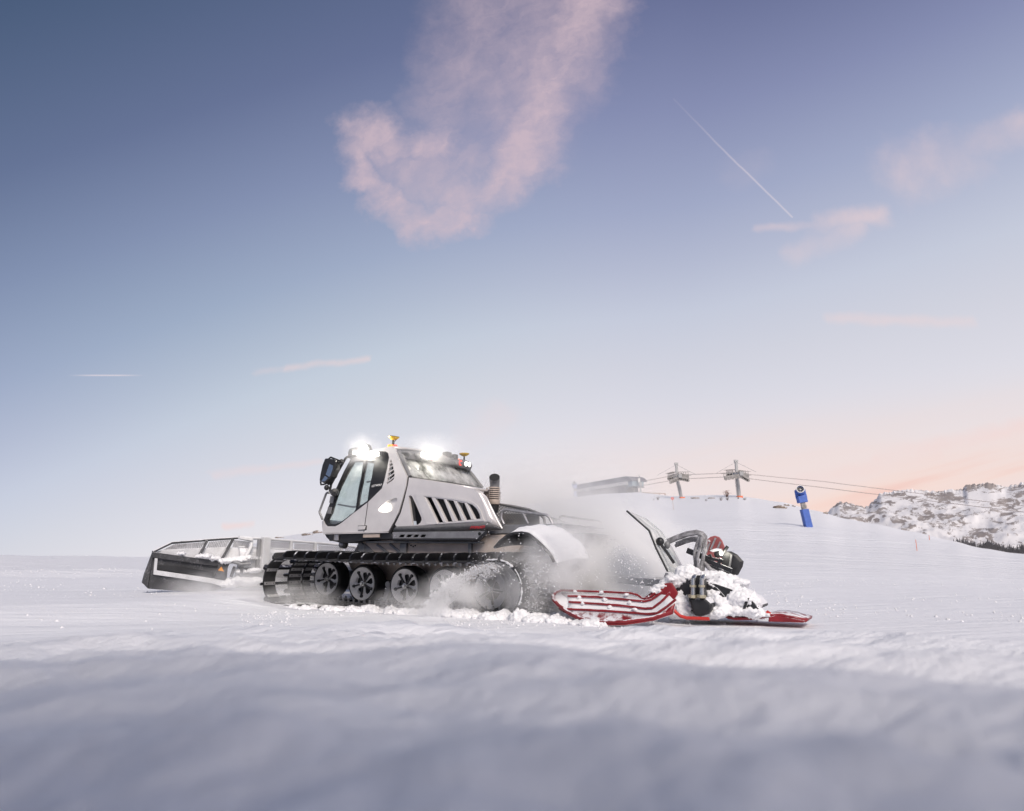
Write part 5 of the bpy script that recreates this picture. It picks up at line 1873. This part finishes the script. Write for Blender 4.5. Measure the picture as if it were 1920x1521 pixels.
MB().tube([WQ(473, 1013, -0.06), WQ(471, 1024, -0.05), WQ(465, 1037, -0.03), WQ(454, 1051, 0.0)], [0.02, 0.035, 0.035, 0.02], 8).build('wing_gusset', M['bladesteel'], blade, smooth=60)
MB().bar(WQ(448, 1007.5, -0.1), WQ(474, 1012.5, -0.06), 0.12, 0.05).build('wing_cap', M['bladesteel'], blade, bevel=0.01)
for a_, b_ in (((440, 1062), (433, 1082)), ((454, 1062), (452, 1082))):
    MB().bar(WQ(*a_, 0.12), WQ(*b_, 0.12), 0.05, 0.05, up=wn).build('hinge_bar', M['bladeblack'], blade, bevel=0.01)
MB().tube([WQ(435, 1053, 0.14), WQ(452, 1058, 0.14), WQ(470, 1057, 0.14)], 0.03, 8).build('hinge', M['steel'], blade, smooth=60)
sn = MB()
for px, py, r_, s_ in ((383, 1043, 0.10, 1), (398, 1047, 0.09, 2), (424, 1052, 0.12, 3), (446, 1050, 0.13, 4), (462, 1046, 0.10, 5), (340, 1038, .06, 12), (442, 1088, 0.15, 6), (462, 1092, 0.16, 7), (478, 1088, 0.12, 8), (430, 1096, 0.12, 9), (452, 1072, 0.08, 10), (476, 1070, 0.09, 11)):
    v = WQ(px, py, 0.02)
    sn.blob(v, (r_ * 1.3, r_ * 1.3, r_ * 0.45), 3, 0.35, 5.0, s_)
snowify(sn.build('snow_cover', M['snow_clod'], blade, smooth=175), 0.016, 0.06, 0.05)
# right wing
WK2, WT2 = Vector((3.42, -2.2, 0)), Vector((4.05, -3.3, 0))
g_ = []
for k in range(6):
    p_ = WK2.lerp(WT2, k / 5)
    g_.append([Vector((p_.x, p_.y, z)) for z in (0.95, 0.75, 0.5, 0.25)])
surf('wing', g_, M['bladesteel'], blade, 0.05, 50)

# ---------------------------------------------------------------- tiller
TY = 1.65
prof = [(1243, 1098), (1262, 1078), (1300, 1084), (1345, 1096), (1385, 1110), (1410, 1126), (1422, 1142), (1400, 1150), (1350, 1155), (1285, 1155), (1255, 1140)]
pp_ = [Q(px, py, TY) for px, py in prof]
tiller = MB().prism([v + Vector((0, -0.05, 0)) for v in pp_], (0, -0.7, 0)).build('tiller', M['tillerblack'], groomer, bevel=0.03)
MB().prism([v + Vector((0, -0.02, 0)) for v in pp_], (0, -0.03, 0)).build('end_plate', M['tillerblack'], tiller, bevel=0.01)
for y_ in (0.35, -0.35):
    MB().bar((-2.9, y_, 0.60), (-4.75, y_ + 0.4, 0.50), 0.10, 0.10).build('hitch_arm', M['steel'], tiller, bevel=0.02)
# hydraulic motor with its fittings
mo = MB().prism([Q(px, py, TY + 0.22) for px, py in ((1291.5, 1121), (1322, 1121), (1333, 1131), (1335, 1140), (1328, 1152), (1312, 1157), (1300, 1154), (1295, 1138))], (0, -0.25, 0)).build('hydraulic_motor', M['tillerblack'], tiller, bevel=0.03)
MB().prism([Q(px, py, TY + 0.12) for px, py in ((1301, 1079), (1318, 1079), (1321, 1086), (1321, 1120), (1302, 1120))], (0, -0.12, 0)).build('valve_block', M['black'], mo, bevel=0.02)
for x_ in (1299.5, 1316):
    MB().tube([Q(x_, 1085, TY + 0.17), Q(x_, 1121, TY + 0.20)], 0.026, 12).build('pipe', M['chrome'], mo, smooth=50)
    MB().tube([Q(x_ - 0.3, 1097, TY + 0.19), Q(x_ - .3, 1101, TY + 0.19)], 0.040, 8).build('hex_nut', M['brass'], mo)
    MB().tube([Q(x_ - 0.8, 1115.5, TY + 0.21), Q(x_ - .8, 1121, TY + 0.21)], 0.055, 8).build('hex_nut', M['brass'], mo)
    MB().tube([Q(x_, 1087, TY + 0.17), Q(x_ + 1.5, 1083, TY + 0.14), Q(x_ + 4, 1081.5, TY + 0.08)], 0.03, 10).build('pipe_elbow', M['chrome'], mo, smooth=60)
# hoses
hs = [([(1252, 1014), (1268, 1007), (1288, 1000), (1306, 997), (1317, 1000), (1322.5, 1006), (1322.5, 1020), (1321, 1034)], 0.026, 1.25), ([(1254, 1017), (1270, 1010), (1290, 1003), (1306, 1000.5), (1315, 1003), (1319, 1009), (1319.5, 1022), (1318, 1036)], 0.024, 1.28),
      ([(1268, 1020), (1284, 1013), (1300, 1009), (1311, 1009), (1316, 1015), (1317, 1030)], 0.024, 1.15), ([(1266, 1024), (1284, 1017), (1298, 1013), (1306, 1014), (1310, 1022), (1311, 1036)], 0.022, 1.12),
      ([(1312, 1004), (1307, 1020), (1302, 1036), (1303.5, 1055), (1303, 1076)], 0.020, 1.30), ([(1316, 1006), (1313, 1024), (1308, 1044), (1309, 1060), (1308, 1076)], 0.020, 1.34), ([(1321, 1032), (1317, 1050), (1314, 1064), (1313, 1078)], 0.022, 1.28),
      ([(1322, 1020), (1321, 1044), (1319, 1062), (1318, 1078)], 0.020, 1.22)]
for pts_, r_, y_ in hs:
    MB().tube([Q(px, py, y_) for px, py in pts_], r_, 10).build('hose', M['hose'], tiller, smooth=60)
# bent polycarbonate deflector, its near edge dark
ne_ = [(1175, 958), (1196, 976.5), (1217, 995), (1230, 1028), (1241, 1050), (1252, 1072)]
fe_ = [(1182, 961), (1213, 974), (1240, 997), (1262, 1030), (1276, 1056), (1288, 1078)]
na = [Q(px, py, 1.6) for px, py in ne_]
fa = [Q(px, py, 0.85) for px, py in fe_]
surf('deflector', [[a.lerp(b, t) for a, b in zip(na, fa)] for t in (0, 0.25, 0.5, 0.75, 1.0)], M['poly'], tiller, 0.012, 20)
MB().tube(na, 0.013, 6).build('deflector_edge', M['black'], tiller)
MB().tube([Q(1240, 1022, 1.5), Q(1250, 1035, 1.5), Q(1264, 1056, 1.5)], 0.02, 8).build('deflector_stay', M['black'], tiller)
MB().blob(Q(1237.5, 1015.5, 1.5), (0.055, 0.05, 0.055), 2, 0.1).build('deflector_joint', M['black'], tiller, smooth=60)
MB().blob(Q(1251, 1022, 1.4), (0.04, 0.04, 0.05), 2, 0.1).build('deflector_joint', M['grey_trim'], tiller, smooth=60)
MB().bar(Q(1248, 1078, 1.55), Q(1282, 1098, 1.6), 0.06, 0.05).build('bracket', M['steel'], tiller)
# left side wing: red finisher lying along the track, four ribs and a rim
rib_px = [[(1051, 1107), (1100, 1108.5), (1150, 1110.5), (1184, 1112.5), (1196, 1116), (1206, 1123), (1216, 1122), (1228, 1112)], [(1064, 1117.5), (1120, 1119.5), (1170, 1124), (1208, 1127.5), (1222, 1124), (1242, 1110)],
          [(1066, 1128.5), (1120, 1132), (1170, 1136), (1210, 1141), (1224, 1140), (1240, 1128), (1256, 1112)], [(1063, 1142), (1110, 1144), (1170, 1147.5), (1215, 1151.5), (1232, 1150), (1250, 1138), (1267, 1124)]]
rib_y = [1.80, 1.95, 2.10, 2.22]
rp = [[Q(px, py, y_) for px, py in r_] for r_, y_ in zip(rib_px, rib_y)]
rim_px = [(1051, 1107, 1.80), (1042, 1110, 1.86), (1037, 1116.5, 1.94), (1038, 1125, 2.04), (1048, 1136, 2.14), (1066, 1148, 2.24), (1088, 1159, 2.32), (1112, 1166.5, 2.36), (1170, 1166.5, 2.36), (1225, 1158, 2.30), (1262, 1146, 2.2)]
rimp = [Q(px, py, y_) for px, py, y_ in rim_px]
wb = MB()
# tray sheet under the ribs: strips between successive ribs
rows = []
for r_ in rp + [rimp[4:]]:
    L_ = [0]
    for a_, b_ in zip(r_, r_[1:]): L_.append(L_[-1] + (b_ - a_).length)
    row = []
    for k in range(15):
        s_ = L_[-1] * k / 14
        for i in range(len(L_) - 1):
            if s_ <= L_[i + 1] + 1e-9:
                row.append(r_[i].lerp(r_[i + 1], (s_ - L_[i]) / max(1e-6, L_[i + 1] - L_[i])) + Vector((0, 0, -0.035)))
                break
    rows.append(row)
tip = [rimp[min(4, int(k))] + Vector((0, 0, -0.02)) for k in range(5)]
wing_l = surf('side_finisher', rows, M['snow_clod'], tiller, 0.015, 50)
surf('finisher_skirt', [[v + Vector((0, 0.012, 0.004)) for v in rows[3]], [v + Vector((0, 0.012, 0.004)) for v in rows[4]]], M['red'], tiller, 0.015, 50)
tipm = MB()
tipm.add([Vector(r_[0]) for r_ in rows] + [rimp[i] + Vector((0, 0, -0.03)) for i in (0, 1, 2, 3, 4)], [(0, 1, 6, 5), (1, 2, 7, 6), (2, 3, 8, 7), (3, 4, 9, 8)])
tipo = tipm.build('finisher_tip', M['snow_clod'], tiller)
so_ = tipo.modifiers.new('solid', 'SOLIDIFY'); so_.thickness = 0.015
for r_ in rp:
    mb = MB()
    for a_, b_ in zip(r_, r_[1:]):
        mb.bar(a_, b_ + (b_ - a_) * 0.04, 0.017, 0.028)
    mb.build('rib', M['red'], tiller, bevel=0.008)
MB().tube(rimp, 0.022, 8).build('finisher_rim', M['red'], tiller, smooth=60)
for k, (px, py, y_) in enumerate(((1079, 1109, 1.8), (1127, 1111, 1.83), (1174, 1115, 1.86), (1086, 1120.5, 1.96), (1134, 1124.5, 1.98), (1093, 1132, 2.1), (1143, 1138, 2.12), (1180, 1130, 2.0), (1190, 1143, 2.15))):
    sw = MB().blob(Q(px, py, y_), (0.028, 0.03, 0.022), 2, 0.6, 30, k)
    sw.build('snow_lump', M['snow_clod'], tiller, smooth=175)
bkp = [Q(px, py, 1.75) for px, py in ((1205, 1122), (1245, 1094), (1258, 1092), (1270, 1112), (1262, 1138), (1240, 1150), (1228, 1140))]
MB().prism(bkp, (0, -0.05, 0)).build('finisher_bracket', M['red'], tiller, bevel=0.01)
MB().tube([Q(px, py, 1.95) for px, py in ((1261, 1141), (1268, 1149), (1276, 1155.5), (1288, 1159), (1330, 1160.5))], 0.02, 8).build('finisher_edge', M['redline'], tiller, smooth=60)
# trailing finisher behind the tiller
tp_px = [(1346, 1145), (1356, 1153), (1366, 1158.5), (1380, 1160.5), (1410, 1160), (1432, 1157.5), (1446, 1153.5), (1458, 1153), (1485, 1157.5), (1511, 1165)]
ta = [Q(px, py, 1.55) for px, py in tp_px]
surf('finisher', [[v + Vector((0.0, -0.6 * t, 0.0)) for v in ta] for t in (0, 0.5, 1)], M['red'], tiller, 0.03, 30)
MB().prism([Q(px, py, 1.56) for px, py in ((1442, 1157), (1456, 1154), (1511, 1164.5), (1506, 1168), (1440, 1166))], (0, -0.05, 0)).build('finisher_flap', M['red'], tiller, bevel=0.01)
MB().tube([Q(1436, 1153, 1.5), Q(1440, 1148.5, 1.5), Q(1444, 1152, 1.5)], 0.025, 8).build('finisher_eye', M['redline'], tiller, smooth=60)
# raised far wing, red with ribs
rw = [(1318, 1062), (1320, 1036), (1322, 1021), (1326, 1011.5), (1332, 1006.5), (1340, 1004.5), (1348, 1007), (1353.5, 1014), (1360, 1030), (1366, 1048), (1356, 1062)]
rwp = [Q(px, py, 0.3) for px, py in rw]
rwo = MB().prism(rwp, (0, -0.04, 0)).build('raised_finisher', M['redsnow'], tiller, bevel=0.01)
for a_, b_ in (((1342, 1009), (1333, 1030)), ((1351, 1016), (1345, 1030)), ((1331, 1018), (1323, 1040))):
    MB().bar(Q(*a_, 0.315), Q(*b_, 0.315), 0.022, 0.03, up=(0, 1, 0)).build('rib', M['alu'], rwo)
MB().prism([Q(px, py, 0.31) for px, py in ((1327, 1014), (1329, 1011.5), (1332.5, 1015), (1330, 1017))], (0, -0.01, 0)).build('sticker', M['sign_white'], rwo)
# lamp and dark flap it shines on
lq = Q(1352.0, 1037, 1.10)
lh = MB().prism([Q(px, py, 1.08) for px, py in ((1338, 1034.5), (1350, 1031.5), (1352, 1043), (1342, 1047), (1338, 1042))], (0, -0.14, 0)).build('tiller_lamp', M['black'], tiller, bevel=0.02)
MB().lathe([(0.001, 0.014), (0.026, 0.010), (0.03, 0.0)], lq, (-0.9, 0.25, -0.1), 16).build('lamp_lens', M['lamp'], lh, smooth=50)
ld_ = bpy.data.lights.new('tiller_lamp_light', 'POINT'); ld_.energy = 1.8; ld_.shadow_soft_size = 0.04; ld_.color = (1, 0.95, 0.8)
lo = bpy.data.objects.new('tiller_lamp_light', ld_); col.objects.link(lo); lo.parent = groomer; lo.location = lq + Vector((-0.06, 0.03, 0))
MB().prism([Q(px, py, 1.06) for px, py in ((1354, 1036), (1363, 1033.5), (1375, 1040), (1386.5, 1053), (1385, 1062), (1376, 1079), (1365, 1075), (1355, 1068), (1351, 1052))], (-0.05, -0.03, 0)).build('mud_flap', M['blackdust'], tiller, bevel=0.008)
MB().bar(Q(1372, 1040, 1.075), Q(1366, 1074, 1.075), 0.02, 0.03, up=(0, 1, 0)).build('flap_rib', M['grey_trim'], tiller)
MB().prism([Q(px, py, 1.07) for px, py in ((1329, 1032.5), (1340, 1029), (1352, 1031), (1346, 1034), (1336, 1036))], (0, -0.12, 0.01)).build('lamp_snow', M['snow_clod'], tiller, bevel=0.01)
MB().tube([Q(1356, 1036, 1.1), Q(1364.5, 1024.5, 1.1)], 0.022, 8).build('flap_stay', M['black'], tiller)
for a_, b_, w_ in (((1289, 1032), (1330, 1049), 0.07), ((1322, 1050), (1372, 1070), 0.05), ((1320, 1058), (1368, 1078), 0.05), ((1326, 1046), (1326, 1062), 0.05), ((1330, 1040), (1344, 1072), 0.04), ((1352, 1048), (1338, 1076), 0.04), ((1318, 1044), (1356, 1052), 0.035)):
    MB().bar(Q(*a_, 1.2), Q(*b_, 1.2), w_, w_).build('frame_bar', M['tillerblack'], tiller)
MB().tube([Q(px, py, 1.22) for px, py in ((1320, 1055), (1332, 1068), (1345, 1074), (1358, 1072))], 0.03, 8).build('hose', M['hose'], tiller, smooth=60)
pl = [Q(px, py, 1.64) for px, py in ((1336, 1099), (1343, 1101), (1358, 1117), (1372, 1137), (1386, 1153), (1378, 1155), (1362, 1143), (1350, 1122))]
MB().prism(pl, (0, -0.04, 0)).build('cheek_plate', M['tillerblack'], tiller, bevel=0.01)
MB().prism([Q(px, py, 1.66) for px, py in ((1398, 1123), (1405, 1121), (1396, 1146), (1391, 1147))], (0, -0.04, 0)).build('cheek_plate', M['tillerblack'], tiller)
# snow packed all over the tiller
sn = MB()
for k, (px, py, y_, rx, rz_) in enumerate(((1290, 1074, 1.5, .17, .12), (1270, 1088, 1.55, .16, .10), (1255, 1094, 1.6, .12, .08), (1262, 1120, 1.62, .13, .13), (1274, 1140, 1.66, .16, .16), (1284, 1120, 1.55, .14, .14), (1292, 1095, 1.5, .13, .12), (1283, 1152, 1.66, .14, .07),
                                             (1335, 1080, 1.35, .16, .07), (1358, 1086, 1.35, .18, .08), (1380, 1092, 1.35, .14, .06), (1390, 1097, 1.3, .10, .05), (1345, 1095, 1.5, .16, .12), (1368, 1110, 1.5, .20, .14), (1388, 1122, 1.5, .18, .14), (1404, 1130, 1.5, .13, .12),
                                             (1336, 1118, 1.6, .10, .12), (1352, 1132, 1.64, .10, .10), (1372, 1146, 1.6, .16, .08), (1400, 1146, 1.55, .18, .07), (1420, 1152, 1.5, .16, .05), (1345, 1150, 1.66, .14, .08), (1416, 1136, 1.45, .08, .07), (1240, 1100, 1.7, .10, .05), (1226, 1108, 1.75, .10, .04))):
    sn.blob(Q(px, py, y_ - 0.01), (rx * 0.95, rx * 0.85, rz_ * 0.80), 3, 0.45, 4.5, k * 1.3)
snowify(sn.build('snow_cover', M['snow_clod'], tiller, smooth=175), 0.013, 0.05, 0.05)

# ---------------------------------------------------------------- snow thrown up and heaped along the track
def W(v):
    return ORG + HV * v.x + LV * v.y + Vector((0, 0, v.z))


cr_ = MB()
path = []
for k in range(90):
    s = TL[-1] * (0.985 + 0.225 * k / 89)
    p_, (nr_, _) = tpos(s), tnrm(s)
    path.append(Vector((p_.x, 2.13, p_.z)) + nr_ * 0.02 + Vector((0, 0, 0.006 * noise.noise(Vector((k * 0.5, 0, 0))))))
cr_.tube(path, [0.006 + 0.026 * abs(noise.noise(Vector((k * 0.37, 3, 0)))) for k in range(90)], 6)
cr_.build('track_snow_crust', M['snow_clod'], groomer, smooth=175)

rnd = random.Random(11)
berm = MB()
for k in range(80):
    t = k / 79
    x_ = 1.2 - 4.5 * t
    r_ = rnd.uniform(0.04, 0.10) * (0.5 + 0.7 * t)
    y_ = 2.20 + rnd.uniform(-0.10, 0.16)
    w_ = W(Vector((x_, y_, 0)))
    gz = ground_z(w_.x, w_.y)
    berm.blob((w_.x, w_.y, gz + 0.0), (r_ * 1.7, r_ * 1.3, r_ * 0.95), 3, 0.45, 6.0, k)
for k in range(30):
    w_ = W(Vector((-3.0 - rnd.random() * 1.3, 2.2 + rnd.uniform(-0.6, 0.25), 0)))
    r_ = rnd.uniform(0.04, 0.10)
    berm.blob((w_.x, w_.y, ground_z(w_.x, w_.y)), (r_ * 1.6, r_ * 1.3, r_ * 0.8), 2, 0.45, 8.0, k + 50)
bo = snowify(berm.build('snow_berm', M['snow_clod'], smooth=175), 0.015, 0.065, 0.05)
tag(bo, 'heaped broken snow along the foot of the near track', 'snow', kind='stuff')


def flecks(name, items, label, seed):
    rnd = random.Random(seed)
    mb = MB()
    tet = [Vector(q) for q in ((1, 1, 1), (1, -1, -1), (-1, 1, -1), (-1, -1, 1))]
    octa = [Vector(q) for q in ((1, 0, 0), (-1, 0, 0), (0, 1, 0), (0, -1, 0), (0, 0, 1), (0, 0, -1))]
    of = [(0, 2, 4), (2, 1, 4), (1, 3, 4), (3, 0, 4), (2, 0, 5), (1, 2, 5), (3, 1, 5), (0, 3, 5)]
    for p, s in items:
        mb.add([p + Vector((v.x * s * rnd.uniform(.6, 1.4), v.y * s * rnd.uniform(.6, 1.4), v.z * s * rnd.uniform(.5, 1.3))) for v in octa], of)
    o = mb.build(name, M['snow_clod'], smooth=175)
    tag(o, label, 'snow spray', kind='stuff')


items = []
spray = [(792, 1142), (803, 1128), (815, 1114), (830, 1095), (845, 1083), (862, 1074), (880, 1065), (897, 1060), (915, 1058)]
for k in range(6000):
    t = rnd.random() * (len(spray) - 1)
    i = int(t); f_ = t - i
    px = spray[i][0] + (spray[i + 1][0] - spray[i][0]) * f_ + rnd.gauss(0, 3) + abs(rnd.gauss(0, 14))
    py = spray[i][1] + (spray[i + 1][1] - spray[i][1]) * f_ + rnd.gauss(0, 2.5) + abs(rnd.gauss(0, 9))
    if py > 1150: continue
    items.append((W(Q(px, py, 2.2 + rnd.gauss(0, 0.07))), 0.0022 + 0.011 * rnd.random() ** 4))
for k in range(40):
    i = rnd.randrange(0, 5)
    items.append((W(Q(spray[i][0] + rnd.gauss(2, 4), spray[i][1] + rnd.gauss(0, 5), 2.22)), rnd.uniform(0.018, 0.038)))
for k in range(900):   # flecks flung over the fender and the rear wrap
    px, py = rnd.uniform(885, 1050), rnd.gauss(1060, 32)
    items.append((W(Q(px, py, rnd.uniform(2.15, 2.6))), 0.002 + 0.009 * rnd.random() ** 4))
for k in range(1300):   # rear wrap cloud of grains
    t = rnd.random()
    px, py = 985 + abs(rnd.gauss(0, 22)), 1062 + 95 * t + rnd.gauss(0, 6)
    items.append((W(Q(px - 8 * abs(t - .5), min(py, 1156), 2.0 + rnd.uniform(-.5, 0.3))), 0.0025 + 0.010 * rnd.random() ** 3))
for k in range(420):   # grains in the air in front of the tiller
    t = rnd.random()
    px, py = 1150 + 60 * t + rnd.gauss(0, 14), 1020 + 85 * t + rnd.gauss(0, 12)
    items.append((W(Q(px, py, rnd.uniform(1.4, 2.4))), 0.003 + 0.010 * rnd.random() ** 3))
for k in range(240):
    px, py = rnd.gauss(1080, 40), rnd.gauss(1070, 35)
    items.append((W(Q(px, py, rnd.uniform(1.4, 2.5))), 0.003 + 0.007 * rnd.random() ** 3))
items = [(p, s) for p, s in items if p.z > ground_z(p.x, p.y) + 0.01]
flecks('snow_spray', items, 'white snow grains flung up by the rear of the near track', 3)


# ---------------------------------------------------------------- blowing snow powder: volumes of drifting dust
def dust(name, blobs, label, dmul=1.0, nscale=1.6, contrast=(0.32, 0.68)):
    """blobs: (centre in world, radii, density)"""
    lo = Vector((1e9,) * 3); hi = Vector((-1e9,) * 3)
    for c, r_, d in blobs:
        for i in range(3):
            lo[i] = min(lo[i], c[i] - r_[i]); hi[i] = max(hi[i], c[i] + r_[i])
    lo.z = max(lo.z, -0.3)
    o = MB().box((lo + hi) / 2, hi - lo).build(name, None)
    m = bpy.data.materials.new(name + '_volume')
    m.use_nodes = True
    t = m.node_tree
    t.nodes.clear()
    E.tree = t
    om = t.nodes.new('ShaderNodeOutputMaterial')
    pv = t.nodes.new('ShaderNodeVolumeScatter')
    pv.inputs['Color'].default_value = (0.995, 0.993, 0.995, 1)
    pv.inputs['Anisotropy'].default_value = -0.2
    g = t.nodes.new('ShaderNodeNewGeometry')
    s = t.nodes.new('ShaderNodeSeparateXYZ')
    t.links.new(g.outputs['Position'], s.inputs[0])
    X, Y, Z = (E(s.outputs[i]) for i in range(3))
    tot = None
    for c, r_, d in blobs:
        dx, dy, dz = (X - c[0]) / r_[0], (Y - c[1]) / r_[1], (Z - c[2]) / r_[2]
        f = (1.0 - (dx * dx + dy * dy + dz * dz)).max(0.0)
        f = f * f * d
        tot = f if tot is None else tot + f
    n = E(nz(g.outputs['Position'], nscale, 4, 0.6, 0.3).outputs[0])
    dens = tot * (n.sstep(*contrast) * 1.5 + 0.12) * dmul
    t.links.new(dens.s, pv.inputs['Density'])
    t.links.new(pv.outputs[0], om.inputs['Volume'])
    o.data.materials.append(m)
    tag(o, label, 'snow dust', kind='stuff')
    return o


def wp(px, py, Y): return tuple(at(px, py, Y))


dust('blowing_snow', [(wp(1075, 1065, 10.8), (1.5, 1.5, 1.0), 8.0), (wp(1005, 1095, 9.8), (0.75, 0.8, 0.6), 5.0), (wp(1060, 985, 13.0), (2.5, 2.2, 1.6), 1.05), (wp(950, 940, 13.5), (1.8, 1.2, 1.2), 0.5), (wp(1175, 1050, 12.0), (1.6, 1.8, 1.1), 4.0),
                      (wp(1150, 1100, 10.4), (1.3, 1.2, 0.8), 9.0)], 'white cloud of powder snow blowing behind the groomer', 1.0)
dust('blowing_snow', [(wp(440, 1112, 12.0), (1.5, 1.0, 0.5), 1.8), (wp(560, 1125, 11.3), (0.9, 0.6, 0.35), 2.2), (wp(520, 1075, 13.4), (2.4, 1.2, 0.9), 0.8)], 'powder snow drifting round the foot of the blade', 1.0)
dust('blowing_snow', [(wp(860, 1115, 9.3), (0.70, 0.45, 0.42), 3.6), (wp(800, 1142, 9.4), (0.6, 0.4, 0.2), 3.0), (wp(960, 1045, 9.2), (0.6, 0.4, 0.35), 1.2), (wp(1050, 1045, 8.9), (0.65, 0.4, 0.6), 5.0), (wp(985, 1120, 8.9), (0.4, 0.35, 0.4), 1.6), (wp(760, 1130, 9.9), (0.7, 0.4, 0.25), 1.2)], 'powder snow hanging over the rear wheels', 1.0, 3.0)
dust('blowing_snow', [(wp(810, 845, 11.6), (0.9, 0.7, 0.40), 0.7), (wp(760, 852, 11.2), (0.30, 0.35, 0.25), 0.5), (wp(682, 845, 11.1), (0.42, 0.42, 0.40), 2.0)], 'powder plume behind the roof lamps plus powder added for their halo', 1.0, 3.0)  # includes powder added round the lamps to form their halo


# ---------------------------------------------------------------- crumbs of broken snow lying on the piste
rnd = random.Random(21)
cb = []
for k in range(5200):
    if k % 3 == 0:
        px, py = rnd.uniform(-40, 500), 1056 + abs(rnd.gauss(0, 40))
    elif k % 3 == 1:
        px, py = rnd.uniform(450, 1500), 1148 + abs(rnd.gauss(0, 16))
    else:
        px, py = rnd.uniform(1400, 1960), 1085 + abs(rnd.gauss(0, 45))
    if py > 1185: continue
    h_ = hit(px, py, 6.5, 60.0)
    if noise.noise(Vector((h_.x * 0.35, h_.y * 0.35, 1.0))) < -0.05: continue
    cb.append((h_ + Vector((0, 0, 0.002)), 0.005 + 0.022 * rnd.random() ** 4))
flecks('snow_crumbs', cb, 'small crumbs of broken snow scattered over the piste', 8)
